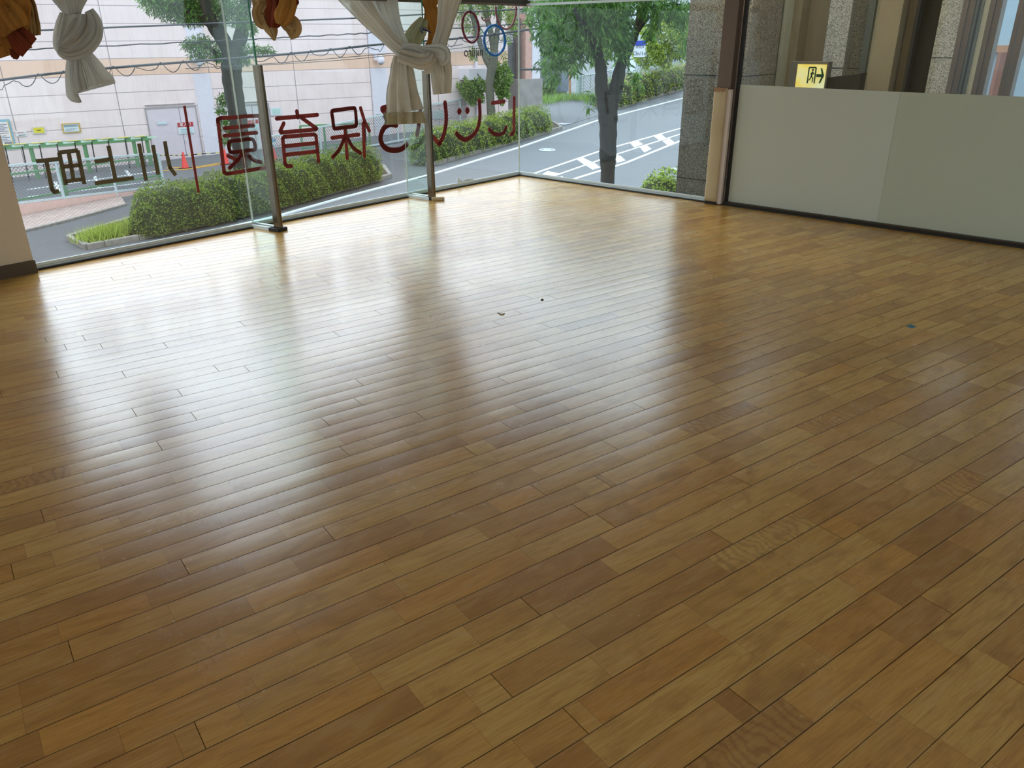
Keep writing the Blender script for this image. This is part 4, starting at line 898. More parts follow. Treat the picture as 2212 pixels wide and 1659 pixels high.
hedge([(300, 516), (400, 497), (500, 475), (620, 446), (740, 411), (838, 385)], 1.15, 1.2, 34000, 'long leafy azalea hedge outside the two left window bays', m_az, .058)
hedge([(925, 356), (1030, 328), (1120, 303), (1200, 280)], 1.3, 1.15, 18000, 'azalea hedge beyond the glazed corner, crossed by the corner joint', m_az2, .068)
hedge([(1338, 234), (1400, 213), (1480, 191), (1560, 168)], 2.0, 1.5, 14000, 'bright azalea hedge with pink flowers along the far kerb', m_az2, .09, 900)
# grass tuft at the nose of the near island
def grass(path, count, h_, spread, label, mat=m_grass, name='grass_tuft', fall=.5):
    P = [gp(*p, .1) for p in path]; n_ = len(P); root_o = P[0]
    C = np.array([P[i] * (1 - f) + P[i + 1] * f for i, f in ((min(int(t_), n_ - 2), t_ - min(int(t_), n_ - 2)) for t_ in RNG.random(count) * (n_ - 1))]); C[:, :2] += RNG.normal(size=(count, 2)) * spread
    d = RNG.normal(size=(count, 3)) * fall; d[:, 2] = 1; d /= np.linalg.norm(d, axis=1)[:, None]; L = h_ * (.5 + RNG.random(count))[:, None]; s_ = np.cross(d, RNG.normal(size=(count, 3))); s_ /= np.linalg.norm(s_, axis=1)[:, None]
    V = np.stack([C - s_ * .012, C + s_ * .012, C + d * L + s_ * .002], 1).reshape(-1, 3); i = np.arange(count) * 3; F = np.stack([i, i + 1, i + 2], 1)
    o = fmesh(name, V, F, mat, None, root_o); tag(o, label, 'grass', kind='stuff'); return o
grass([(195, 522), (240, 512), (300, 496), (330, 486)], 5200, .34, .20, 'yellow green grass at the rounded end of the near hedge strip')
grass([(1110, 232), (1160, 222), (1230, 212), (1290, 216), (1335, 222)], 5000, .42, .7, 'tall weeds on the bank below the far white fence', m_tr2, 'weed_bank', .45)
hedge([(1400, 470), (1500, 455)], 1.0, hgt((1430, 460), 386), 2600, 'bright green shrub at street level just left of the granite pillar', m_az2, .09, name='street_shrub', cat='shrub')

def bush(c, rx, rz, count, label, mat, leaf, name='garden_bush', ry=None):
    c = np.array(c, float); root = empty(name, c - Z3 * rz, label, 'shrub'); ry = rx if ry is None else ry
    d = RNG.normal(size=(count, 3)); d /= np.linalg.norm(d, axis=1)[:, None]; r = (.55 + .5 * RNG.random(count) ** .5)[:, None]; lump = (1 + .22 * np.sin(d[:, 0] * 7 + d[:, 2] * 5))[:, None]
    V, F = leaves(c + d * r * lump * np.array([rx, ry, rz]), d, leaf, 2.2, .1); fmesh('leaves', V, F, mat, root)
    st = MB(); 
    for k in range(5):
        a = k * 1.26; st.tube([c - Z3 * rz, c + np.array([math.cos(a) * rx * .4, math.sin(a) * ry * .4, 0]), c + np.array([math.cos(a) * rx * .7, math.sin(a) * ry * .7, rz * .6])], [.03, .02, .01], 5)
    st.build('stems', m_bark, root); return root
def pxm(Y): return Y / FPX * 1.08
bush(at(1020, 195, 47), 24 * pxm(47), 22 * pxm(47), 2800, 'round dull green bush behind the white fence, left of the pale trunk', m_tr2, .15)
bush(at(1083, 178, 46), 16 * pxm(46), 32 * pxm(46), 2800, 'taller light green bush right of the pale trunk', m_tr2, .15)
bush(at(1440, 85, 62), 42 * pxm(62), 42 * pxm(62), 6000, 'large light green bush above the far white fence', m_az2, .22)
bush(at(1395, 120, 66), 26 * pxm(66), 20 * pxm(66), 1200, 'small bush under the blue and white street sign', m_az2, .22)
bush(at(1300, 75, 60), 40 * pxm(60), 55 * pxm(60), 2500, 'bushy growth behind the right street tree', m_tr2, .28)
bush(at(1180, 180, 64), 16 * pxm(64), 26 * pxm(64), 900, 'thin bamboo like clump beside the concrete wall', m_tr2, .3)

def tree(label, base, limbs, clusters, mat, leaf, bark, droop=.5, elong=4.2, name='street_tree', cat='tree'):
    root = empty(name, base, label, cat)
    tk = MB()
    for k, L in enumerate(limbs):
        pts = [np.array(p[0], float) for p in L]; rr_ = [p[1] for p in L]; PP = curve_pts(pts, n=5); RR = np.interp(np.linspace(0, len(rr_) - 1, len(PP)), range(len(rr_)), rr_)
        mb = tk if k == 0 else MB()
        mb.tube(PP, [r * (1 + .05 * math.sin(i * 1.9)) for i, r in enumerate(RR)], 12)
        mb.build('trunk' if k == 0 else 'branch', bark, root, smooth=True)
    Cs, Ns = [], []
    for c, rx, rz, n_ in clusters:
        d = RNG.normal(size=(n_, 3)); d /= np.linalg.norm(d, axis=1)[:, None]; r = RNG.random((n_, 1)) ** .45; Cs.append(np.array(c) + d * r * np.array([rx, rx, rz])); Ns.append(d * .4)
    V, F = leaves(np.concatenate(Cs), np.concatenate(Ns), leaf, elong, droop); fmesh('foliage', V, F, mat, root); return root
def clus(spec, Y, dens, jy=.8):
    out = []
    for x, y, rx, rz in spec:
        k = Y / FPX; yy = Y + RNG.normal() * jy
        out.append((at(x, y, yy), rx * k * 1.05, rz * k, int(rx * rz * dens)))
    return out
# left street tree
Y1 = 27.5; k1 = Y1 / FPX
def T(x, y, Y): return at(x, y, Y)
b1 = gp(527, 425, .1); Y1 = float(b1[1]); k1 = Y1 / FPX
limbs = [[(b1, 19 * k1), (T(522, 340, Y1), 18 * k1), (T(515, 260, Y1), 18 * k1), (T(505, 200, Y1), 19 * k1), (T(500, 150, Y1), 20 * k1), (T(503, 105, Y1), 20 * k1)],
         [(T(500, 120, Y1), 14 * k1), (T(478, 80, Y1), 15 * k1), (T(455, 45, Y1 - .3), 12 * k1), (T(440, -10, Y1 - .5), 9 * k1), (T(425, -80, Y1 - .8), 6 * k1)],
         [(T(508, 120, Y1), 14 * k1), (T(522, 70, Y1 + .2), 13 * k1), (T(528, 20, Y1 + .3), 11 * k1), (T(545, -60, Y1 + .5), 8 * k1)],
         [(T(470, 60, Y1), 9 * k1), (T(430, 40, Y1 - .3), 6 * k1), (T(390, 15, Y1 - .5), 4 * k1), (T(350, 5, Y1 - .6), 2 * k1)],
         [(T(505, 130, Y1), 5 * k1), (T(545, 110, Y1), 3 * k1), (T(580, 112, Y1), 2 * k1)],
         [(T(500, 150, Y1), 5 * k1), (T(460, 110, Y1 - .2), 4 * k1), (T(425, 90, Y1 - .3), 2 * k1)],
         [(T(478, 60, Y1), 8 * k1), (T(482, 20, Y1), 7 * k1), (T(490, -40, Y1), 5 * k1)]]
cl = clus([(345, 8, 36, 22), (380, 22, 38, 24), (412, 35, 34, 20), (395, -5, 60, 24), (440, 10, 40, 30), (430, 88, 24, 14), (412, 98, 20, 12), (450, 100, 24, 14), (430, 120, 20, 12), (470, 118, 16, 12), (465, 30, 30, 26), (500, 12, 26, 22), (520, 45, 20, 16), (545, 60, 12, 14), (550, 105, 26, 9), (580, 110, 14, 7), (525, 130, 12, 12), (320, -10, 22, 20),
           (480, 215, 12, 14), (478, 238, 10, 9), (488, 268, 18, 16), (505, 280, 16, 12), (495, 300, 20, 12), (470, 125, 14, 8), (440, -60, 90, 40), (560, -80, 60, 40)], Y1, 1.2, .35)
tree('dark trunked street tree standing in the near hedge, behind the first glass fin', b1, limbs, cl, m_tr, .14, m_bark)
# middle tree
b2 = gp(1063, 268, .1); Y2 = float(b2[1]) - 1; b2 = gp(1064, 275, .1); Y2 = float(b2[1]); k2 = Y2 / FPX
limbs = [[(b2, 9 * k2), (T(1060, 230, Y2), 8.5 * k2), (T(1058, 180, Y2), 8.5 * k2), (T(1064, 140, Y2), 9.5 * k2), (T(1068, 110, Y2), 8 * k2)],
         [(T(1062, 150, Y2), 7 * k2), (T(1048, 125, Y2), 5.5 * k2), (T(1036, 90, Y2), 5 * k2), (T(1022, 40, Y2), 4.5 * k2), (T(1010, -10, Y2), 3.5 * k2)],
         [(T(1067, 120, Y2), 6 * k2), (T(1060, 70, Y2), 5.5 * k2), (T(1050, 30, Y2), 5 * k2), (T(1046, -20, Y2), 4 * k2)],
         [(T(1068, 120, Y2), 6 * k2), (T(1074, 70, Y2), 5 * k2), (T(1080, 20, Y2), 5 * k2), (T(1082, -30, Y2), 4 * k2)]]
cl = clus([(1000, 32, 16, 14), (1012, 55, 18, 12), (1040, 20, 26, 14), (1075, 20, 26, 14), (1100, 35, 16, 20), (1110, 60, 12, 16), (1095, 85, 10, 12), (1030, 70, 10, 14), (1022, 115, 12, 14), (1052, 112, 8, 12), (1086, 118, 7, 10), (1060, -20, 70, 30), (1000, 10, 20, 16)], Y2, 1.1, .5)
tree('pale trunked street tree seen through the paper rings', b2, limbs, cl, m_tr2, .17, m_bark2)
# right tree, on the near footpath
Y4 = 14.2; k4 = Y4 / FPX; b4 = at(1313, 390, Y4); zb_ = zr(b4[0], Y4); b4 = np.array([b4[0] + .02, Y4, zb_])
limbs = [[(b4, 18 * k4), (T(1312, 400, Y4), 15 * k4), (T(1313, 340, Y4), 17.5 * k4), (T(1314, 280, Y4), 18 * k4), (T(1313, 235, Y4), 21 * k4), (T(1314, 205, Y4), 22 * k4)],
         [(T(1305, 225, Y4), 13 * k4), (T(1299, 190, Y4), 13.5 * k4), (T(1298, 150, Y4), 12 * k4), (T(1290, 110, Y4), 8 * k4), (T(1270, 70, Y4 - .3), 6 * k4), (T(1240, 20, Y4 - .6), 4 * k4)],
         [(T(1323, 220, Y4), 13 * k4), (T(1333, 180, Y4), 14 * k4), (T(1342, 140, Y4), 11 * k4), (T(1362, 100, Y4 + .2), 8 * k4), (T(1376, 60, Y4 + .3), 8 * k4), (T(1392, 10, Y4 + .4), 10 * k4), (T(1410, -60, Y4 + .5), 9 * k4)],
         [(T(1300, 150, Y4), 5 * k4), (T(1296, 90, Y4), 4 * k4), (T(1306, 70, Y4), 3 * k4), (T(1325, 60, Y4), 2 * k4)],
         [(T(1370, 80, Y4), 4 * k4), (T(1400, 40, Y4), 3 * k4), (T(1440, 10, Y4), 2 * k4), (T(1470, 10, Y4 - .2), 1.2 * k4)]]
cl = clus([(1155, 45, 20, 14), (1172, 75, 22, 16), (1195, 50, 30, 26), (1190, 100, 24, 18), (1180, 140, 22, 16), (1195, 165, 16, 14), (1205, 128, 18, 18), (1225, 80, 30, 34), (1225, 130, 20, 20), (1255, 50, 34, 34), (1250, 110, 22, 28), (1240, 150, 10, 12), (1285, 40, 36, 38), (1283, 100, 18, 30), (1320, 50, 34, 40), (1335, 100, 22, 26), (1345, 130, 16, 14), (1352, 60, 20, 34), (1372, 165, 9, 14), (1382, 185, 7, 10), (1402, 70, 8, 14),
           (1410, 15, 30, 22), (1450, 12, 34, 22), (1480, 30, 22, 22), (1470, 50, 14, 20), (1480, 90, 10, 20), (1455, 30, 22, 16), (1412, 50, 12, 20), (1200, 10, 60, 24), (1300, 0, 90, 30), (1280, 210, 9, 11), (1270, 232, 5, 8), (1165, 20, 28, 12), (1350, -60, 150, 50)], Y4, .46, .45)
tree('large forked street tree with drooping leaves right of the glazed corner', b4, limbs, cl, m_tr, .122, m_bark, .9, 4.8)

# ------------------------------------------------------------------ the pink building across the yard
thb = math.radians(36.5); ub = np.array([math.cos(thb), math.sin(thb), 0]); nb_ = np.array([ub[1], -ub[0], 0])   # nb_ points to the street
PB = gp(320, 350)
def bw(s_, z, off=0.0): return PB * np.array([1, 1, 0]) + ub * s_ + nb_ * off + Z3 * z
def bpx(x, y, off=0.0):
    p = onplane(x, y, PB + nb_ * off, nb_); return float((p - PB) @ ub), float(p[2])
m_panel = panel_wall_mat(); m_pale = M('pale_lilac_pier', (232, 230, 240), .7, var=.03); m_doorp = M('pale_pink_steel_door', (226, 216, 224), .5, var=.03); m_joint = M('door_gap', (120, 112, 118), .6)
S0, S1 = -34.0, 20.7; ZT = 6.8; ZB = -4.3
bld = empty('building', bw(0, ZB), 'long pale pink panelled building with an orange band across the yard', 'building')
def oriented(name, boxes, mat, parent, o_s=0.0, smooth=False):
    """mesh whose own x axis runs along the facade, so that the panel joints follow it"""
    me = bpy.data.meshes.new(name); mb = MB()
    for (s0_, s1_, z0, z1, o0, o1) in boxes: mb.box(((s0_ + s1_) / 2, -(o0 + o1) / 2, (z0 + z1) / 2), s1_ - s0_, abs(o1 - o0), z1 - z0)
    me.from_pydata(mb.v, [], mb.f); me.materials.append(mat); me.update(); o = bpy.data.objects.new(name, me); col.objects.link(o); o.parent = parent
    base = bw(0, 0, 0); og = np.array(parent['_o']); o.location = (base - og).tolist(); o.rotation_euler = (0, 0, thb); return o
oriented('wall_panels', [(S0, S1, ZB, ZT, 0, -6)], m_panel, bld)
for a, b, zz in ((2.62, 3.39, -4.3), (11.72, 12.68, -4.3), (-12, -11.1, -4.3)): oriented('pier', [(a, b, zz, -.01, .0, .05), (a, b, .69, ZT, 0, .05)], m_pale, bld)
def dbl_door(a, b, zt):
    d = oriented('double_door', [(a, b, -3.95, zt, .005, .03)], m_doorp, bld); d['_o'] = bld['_o']; 
    og = np.array(bld['_o']); 
    def sub(name, boxes, mat):
        me = bpy.data.meshes.new(name); mb = MB()
        for (s0_, s1_, z0, z1, o0, o1) in boxes: mb.box(((s0_ + s1_) / 2, -(o0 + o1) / 2, (z0 + z1) / 2), s1_ - s0_, abs(o1 - o0), z1 - z0)
        me.from_pydata(mb.v, [], mb.f); me.materials.append(mat); me.update(); o = bpy.data.objects.new(name, me); col.objects.link(o); o.parent = d
    sub('door_frame', [(a - .03, a + .02, -3.95, zt, 0, .05), (b - .02, b + .03, -3.95, zt, 0, .05), (a - .03, b + .03, zt - .02, zt + .05, 0, .05), (a, b, zt + .12, zt + .16, 0, .06)], M('grey_door_frame', (170, 164, 168), .5))
    m_ = (a + b) / 2 + (b - a) * .16; sub('leaf_gap', [(m_ - .01, m_ + .01, -3.95, zt, .03, .034)], m_joint); sub('handle', [(m_ + .08, m_ + .12, -2.95, -2.8, .03, .08)], m_alu); sub('lock', [(m_ + .08, m_ + .12, -2.7, -2.62, .03, .06)], m_alu)
dbl_door(.3, 2.5, -1.42); dbl_door(3.55, 6.0, -1.5)
bx = bpx(992, 160); bx2 = bpx(1027, 160); zt_ = bpx(995, 148)[1]; zb2 = bpx(995, 172)[1]
oriented('vent_box', [(bx[0], bx[0] + 1.5, zb2, zt_, 0, 1.0)], m_pale, bld); ps = bpx(1027, 160)[0]
oriented('downpipe', [(ps - .06, ps + .06, ZB, ZT, .02, .16)], m_pale, bld)
def camera_dome(x, y, label):
    s_, z = bpx(x, y); root = empty('security_camera', bw(s_, z, .05), label, 'camera'); mb = MB(); mb.box(bw(s_ - .1, z + .12, .14), .12, .2, .3, ux=ub); mb.build('wall_bracket', m_pale, root)
    mb = MB(); c_ = bw(s_ + .1, z, .35); mb.tube([c_ + Z3 * .22, c_ + Z3 * .12, c_ - Z3 * .0, c_ - Z3 * .12, c_ - Z3 * .2], [.08, .16, .2, .2, .1], 14); mb.build('dome_housing', m_pale, root, smooth=True)
    mb = MB(); mb.tube([c_ - Z3 * .12, c_ - Z3 * .2, c_ - Z3 * .25], [.15, .12, .02], 12); mb.build('dark_dome', M('grey_dome_glass', (130, 136, 142), .2), root, smooth=True)
camera_dome(812, 129, 'white dome camera on the pale pier seen left of the knotted curtains'); camera_dome(420, 131, 'pale dome camera on the orange band behind the street tree')
def poster(x0, y0, x1, y1, label, parts, base=(236, 240, 242), off=.05, name='wall_notice', dark=None):
    s0_, z0 = bpx(x0, y1, off); s1_, z1 = bpx(x1, y0, off); root = empty(name, bw((s0_ + s1_) / 2, z0, off), label, 'notice')
    MB().box(bw((s0_ + s1_) / 2, (z0 + z1) / 2, off), s1_ - s0_, .02, z1 - z0, ux=ub).build('sheet', M(name + '_sheet', base, .6, var=.02), root)
    for k, (nm, fx0, fz0, fx1, fz1, rgb) in enumerate(parts):
        a, b = s0_ + (s1_ - s0_) * fx0, s0_ + (s1_ - s0_) * fx1; c, d = z0 + (z1 - z0) * fz0, z0 + (z1 - z0) * fz1
        MB().box(bw((a + b) / 2, (c + d) / 2, off + .014), b - a, .008, d - c, ux=ub).build(nm, M('notice_' + nm, rgb, .6, var=.03), root)
    return root, (s0_, z0, s1_, z1)
def rows(n, x0, x1, z0, z1, rgb, nm='text_row', fill=.4):
    h_ = (z1 - z0) / n; return [(nm, x0, z0 + i * h_, x1 - (.15 if i % 2 else 0), z0 + i * h_ + h_ * fill, rgb) for i in range(n)]
poster(-8, 257, 20, 318, 'tall notice board with a blue and yellow border at the cream wall edge', [('inner_sheet', .10, .05, .86, .9, (240, 236, 232)), ('yellow_border', .86, .04, .90, .93, (226, 190, 96)), ('red_line', .3, .48, .8, .5, (176, 70, 80)), ('picture', .45, .08, .85, .17, (60, 70, 110))] + rows(5, .2, .8, .55, .86, (120, 128, 170)) + rows(4, .2, .8, .2, .44, (120, 140, 180)), (136, 184, 200))
poster(36, 282, 56, 295, 'small white notice with red and black lines on the pink wall', rows(2, .1, .9, .58, .9, (190, 110, 110)) + rows(1, .2, .9, .15, .5, (120, 124, 130)))
poster(71, 273, 96, 290, 'yellow notice with a dark mark on the pink wall', [('yellow_panel', .12, .12, .9, .88, (232, 220, 60)), ('dark_mark', .35, .42, .65, .58, (84, 70, 30))], (214, 214, 206))
poster(137, 265, 171, 288, 'gold framed notice with a pale blue picture on the pink wall', [('inner_sheet', .08, .1, .92, .9, (224, 238, 242)), ('blue_sky', .1, .6, .9, .88, (120, 190, 220))] + rows(3, .15, .85, .16, .52, (110, 140, 170)), (206, 172, 82))
poster(340, 262, 361, 270, 'faint pale blue notice on the left delivery door', rows(1, .1, .9, .2, .8, (190, 220, 232)), (216, 226, 234), .06)
m_wtxt = M('white_sign_text', (240, 238, 238), .6, var=.01)
for x0, y0, x1, y1, lb, tx in ((387, 263, 416, 290, 'red headed delivery notice on the left steel door, behind the red upright stroke', '搬入口'), (530, 258, 557, 281, 'red headed warning notice on the right steel door beside the first fin', 'ご注意')):
    r_, (a, z0, b, z1) = poster(x0, y0, x1, y1, lb, [('red_header', 0, .6, 1, 1, (186, 44, 62)), ('blue_body', .08, .05, .95, .55, (214, 236, 242))] + rows(3, .15, .85, .1, .5, (150, 196, 214)), off=.06)
    text_on('header_text', tx, (z1 - z0) * .34, bw((a + b) / 2, z0 + (z1 - z0) * .70, .085), ub, Z3, m_wtxt, ext=.003, parent=r_)
poster(585, 231, 607, 250, 'pale green notice on the pink wall right of the first fin', [('green_print', .15, .15, .85, .8, (190, 224, 218))], (226, 234, 236))
poster(580, 300, 595, 320, 'blue topped notice low on the wall by the far cone', [('blue_head', 0, .68, 1, 1, (120, 176, 212))] + rows(2, .1, .9, .1, .45, (120, 160, 180)))
poster(811, 243, 832, 256, 'small sign with black characters and a blue dot below the curtains', rows(2, .1, .9, .5, .9, (70, 74, 90)) + [('blue_dot', .7, .08, .92, .38, (90, 110, 190))])
poster(936, 238, 958, 258, 'pale green notice on the wall right of the second fin', [('print', .1, .1, .9, .9, (206, 228, 222))], (220, 232, 230))

# east end: shutters, pipes and a salmon column
y0_ = bw(S1, 0, 0)
st_ = empty('stair_block', bw(S1 + .3, ZB, -1.0), 'grey shuttered recess and salmon column at the end of the pink building', 'building')
m_shut = M('grey_steel_shutter', (118, 122, 124), .6, var=.15, vscale=3)
def stp(name, x0, x1, y0, y1, off, dep, mat):
    a, za = bpx(x0, y0, off); b, zb_ = bpx(x1, y0, off); _, z2 = bpx((x0 + x1) / 2, y1, off); return MB().box(bw((a + b) / 2, (za + z2) / 2, off - dep / 2), b - a, dep, za - z2, ux=ub).build(name, mat, st_)
stp('steel_shutter', 1074, 1117, 91, 175, -.6, .3, m_shut); stp('upper_wall', 1072, 1165, -60, 66, -2.0, 3, M('salmon_wall', (214, 176, 166), .7))
for k in range(11): stp('balcony_slat', 1076 + k * 3.1, 1077.3 + k * 3.1, 64, 92, -.5, .04, m_pale)
stp('balcony_back', 1074, 1112, 60, 92, -1.6, .1, M('dim_recess', (120, 130, 134), .8))
for k in range(4): stp('riser_pipe', 1115.5 + k * 4, 1117.5 + k * 4, 40, 172, -.2 - .05 * k, .12, M('brown_riser', (120, 104, 98), .5))
stp('dark_recess', 1112, 1137, 20, 180, -1.5, .2, M('recess_shade', (150, 142, 140), .8))
stp('salmon_column', 1135, 1150, 30, 172, .0, .6, M('salmon_column', (216, 170, 156), .7)); stp('pale_column_face', 1149, 1168, 20, 172, .0, .6, m_pale); stp('dark_glazing', 1168, 1215, 70, 175, -.8, .2, M('dim_glazing', (104, 112, 112), .3))
stp('concrete_base', 1122, 1172, 172, 236, .3, 1.2, M('weathered_concrete', (160, 156, 152), .85, var=.15, vscale=1.5))
poster(1077, 141, 1093, 152, 'white notice with dark characters on the grey shutter', rows(2, .08, .92, .12, .9, (92, 96, 110)), off=-.5)

# fences -----------------------------------------------------------------
m_wfence = M('white_galvanised_rail', (208, 224, 228), .4, .2, var=.05); m_wire = M('white_coated_wire', (122, 130, 134), .5, var=.05)
def fence(foot, top, label, posts, mesh=.09, wire=.012, rail=.07, low=(.10, .10)):
    P = [gp(*p) for p in foot]; a, b = P[0], P[-1]
    Ta, Tb = at(top[0][0], top[0][1], a[1]), at(top[1][0], top[1][1], b[1]); ha, hb = Ta[2] - a[2], Tb[2] - b[2]; root = empty('mesh_fence', a, label, 'fence')
    d = b - a; L = np.linalg.norm(d); d = d / L; w0 = (low[0] + low[1]) / 2
    def q(s_, z): f = s_ / L; w_ = low[0] * (1 - f) + low[1] * f; return a + (b - a) * f + Z3 * (w_ + (ha * (1 - f) + hb * f - w_) * z)
    MB().bar(q(0, 1), q(L, 1), rail).build('top_rail', m_wfence, root); MB().bar(q(0, 0), q(L, 0), rail).build('bottom_rail', m_wfence, root)
    for k in range(posts):
        s_ = L * (k + .5 * 0) / max(1, posts - 1); MB().bar(q(s_, 0) - Z3 * w0, q(s_, 1.0), rail * 1.1).build('post', m_wfence, root)
    hm = (ha + hb) / 2 - w0; mb = MB(); n_ = int((L + hm) / (mesh * 1.414)); 
    for k in range(n_):
        s_ = -hm + k * mesh * 1.414
        for sg in (1, -1):
            p0 = (s_, 0) if sg > 0 else (s_ + hm, 0); pts = []
            x0_, x1_ = (s_, s_ + hm) if sg > 0 else (s_ + hm, s_); z0_, z1_ = 0., 1.
            if x0_ == x1_: continue
            lo, hi = 0., 1.
            for bound in (0, L):
                f = (bound - x0_) / (x1_ - x0_)
                if 0 < f < 1:
                    if (x0_ < 0 and bound == 0) or (x0_ > L and bound == L): lo = max(lo, f)
                    else: hi = min(hi, f)
            if (x0_ < 0 and x1_ < 0) or (x0_ > L and x1_ > L) or hi <= lo: continue
            mb.bar(q(x0_ + (x1_ - x0_) * lo, lo), q(x0_ + (x1_ - x0_) * hi, hi), wire)
    mb.build('wire_mesh', m_wire, root); return root
fence([(20, 473), (356, 408)], [(20, 360), (355, 331)], 'low white chain link fence on the pink plinth at the yard edge', 4, low=(.48, .12))
fence([(585, 372), (792, 321)], [(580, 297), (782, 256)], 'white chain link fence behind the middle of the near hedge', 3, .10, .012)
fence([(792, 321), (925, 296)], [(782, 256), (920, 229)], 'short white fence bay behind the hanging linen curtain', 3, .10, .012)
fence([(922, 296), (1112, 240)], [(922, 228), (1107, 194)], 'white chain link fence behind the second hedge', 4, .11, .013)
fence([(1245, 216), (1330, 206)], [(1243, 168), (1330, 149)], 'white fence on the weedy bank left of the right street tree', 7, .18, .014, .08)
fence([(1380, 180), (1480, 155)], [(1378, 140), (1480, 117)], 'white fence above the flowering hedge', 6, .18, .014, .08)
# low pink plinth wall
pw = MB(); a, b = gp(-60, 490), gp(300, 419); pw.prism([a, b, b + Z3 * .14, a + Z3 * .50], np.array([-.08, .13, 0])); tag(pw.build('plinth_wall', M('pink_rendered_plinth', (226, 192, 182), .8, var=.05)), 'low tapering pink plinth wall carrying the left mesh fence', 'wall')
# green crash barriers
m_grn = M('green_painted_steel', (104, 160, 108), .5, var=.06); m_yelp = M('yellow_stripe', (224, 214, 120), .5); m_whp = M('white_reflector', (212, 236, 220), .4)
OB = 1.3
root = empty('barrier', bw(bpx(180, 330, OB)[0], -4.0, OB), 'long green barrier beam with yellow and white marks in front of the pink wall', 'barrier')
sa, za = bpx(-60, 322, OB); sb_, zb_ = bpx(325, 297, OB)
MB().bar(bw(sa, za - .02, OB), bw(sb_, zb_ - .02, OB), .2, .18).build('beam', m_grn, root)
for x in (-20, 69, 186, 293, 322):
    s_ = bpx(x, 330, OB)[0]; MB().bar(bw(s_, -4.1, OB), bw(s_, za + (zb_ - za) * (s_ - sa) / (sb_ - sa), OB), .12).build('post', m_grn, root)
for x in (83, 121, 160, 197, 233, 270, 306, 45, 8):
    s_ = bpx(x, 320, OB)[0]; zz = za + (zb_ - za) * (s_ - sa) / (sb_ - sa); MB().box(bw(s_, zz + .085, OB + .04), .42, .24, .02, ux=ub).build('yellow_mark', m_yelp, root); MB().bar(bw(s_, -3.9, OB + .12), bw(s_ + .05, zz, OB + .12), .035).build('hanging_rod', m_dark, root)
    MB().box(bw(s_ + .5, zz + .02, OB + .108), .42, .02, .08, ux=ub).build('reflector', m_whp, root)
def bar2(foot, top, label):
    P0, P1 = gp(*foot[0]), gp(*foot[1]); T0, T1 = at(*top[0], P0[1]), at(*top[1], P1[1]); root = empty('barrier', P0, label, 'barrier'); h_ = (T0[2] - P0[2], T1[2] - P1[2])
    MB().bar(P0 + Z3 * h_[0], P1 + Z3 * h_[1], .07).build('top_rail', m_grn, root); MB().bar(P0 + Z3 * .25, P1 + Z3 * .25, .07).build('lower_rail', m_grn, root)
    for k in range(4): f = k / 3; p = P0 * (1 - f) + P1 * f; MB().bar(p, p + Z3 * (h_[0] * (1 - f) + h_[1] * f), .09).build('post', m_grn, root)
bar2([(30, 450), (348, 392)], [(30, 378), (346, 338)], 'second green barrier just behind the left white mesh fence')
bar2([(655, 332), (800, 316)], [(650, 272), (795, 266)], 'green barrier behind the middle fence, right of the lid stroke kanji')
# yard markings
for q in (((60, 412), (250, 384)), ((250, 384), (350, 371)), ((130, 420), (120, 395)), ((215, 408), (205, 383)), ((290, 392), (272, 370)), ((60, 428), (350, 392))): line([q[0], q[1]], .12, m_paint, 'yard_line', .05)
line([(330, 372), (400, 368), (470, 358), (520, 352)], .14, m_yel, 'yellow_hatching', .05); line([(360, 365), (430, 362), (475, 354)], .12, m_yel, 'yellow_hatching', .05)
# cones
m_cone = M('red_cone_plastic', (226, 66, 58), .4, var=.04); m_cbase = M('black_rubber_base', (40, 38, 38), .7)
def cone(px, py, htop, label):
    b = gp(px, py); h_ = float(at(px, htop, b[1])[2] - b[2]); root = empty('traffic_cone', b, label, 'traffic cone', 'cones in the yard')
    MB().tube([b + Z3 * .05, b + Z3 * .08, b + Z3 * h_ * .98, b + Z3 * h_], [h_ * .24, h_ * .2, h_ * .045, h_ * .03], 16).build('cone_body', m_cone, root, smooth=True); MB().box(b + Z3 * .03, h_ * .62, h_ * .62, .06).build('rubber_base', m_cbase, root, bevel=.01); return b, h_
cA, hA = cone(401, 365, 328, 'red cone left of the red upright stroke'); cB, hB_ = cone(489, 356, 322, 'red cone behind the framed kanji, by the street tree'); cC, hC = cone(594, 349, 318, 'red cone seen through the mesh fence right of the first fin')
cD = gp(350, 375)
def cbar(p, q, label):
    n_ = 9; root = empty('cone_bar', p, label, 'cone bar')
    MB().bar(p, q, .035).build('black_bar', m_cbase, root)
    for k in range(1, n_, 2): MB().bar(p + (q - p) * k / n_, p + (q - p) * (k + .9) / n_, .04).build('yellow_band', m_yelp, root)
cbar(cA + Z3 * hA * .8, cB + Z3 * hB_ * .8, 'yellow and black bar between the two red cones at the delivery door'); cbar(cD + Z3 * .75, cA + Z3 * hA * .8, 'dark bar running left from the red cone to the green barrier')
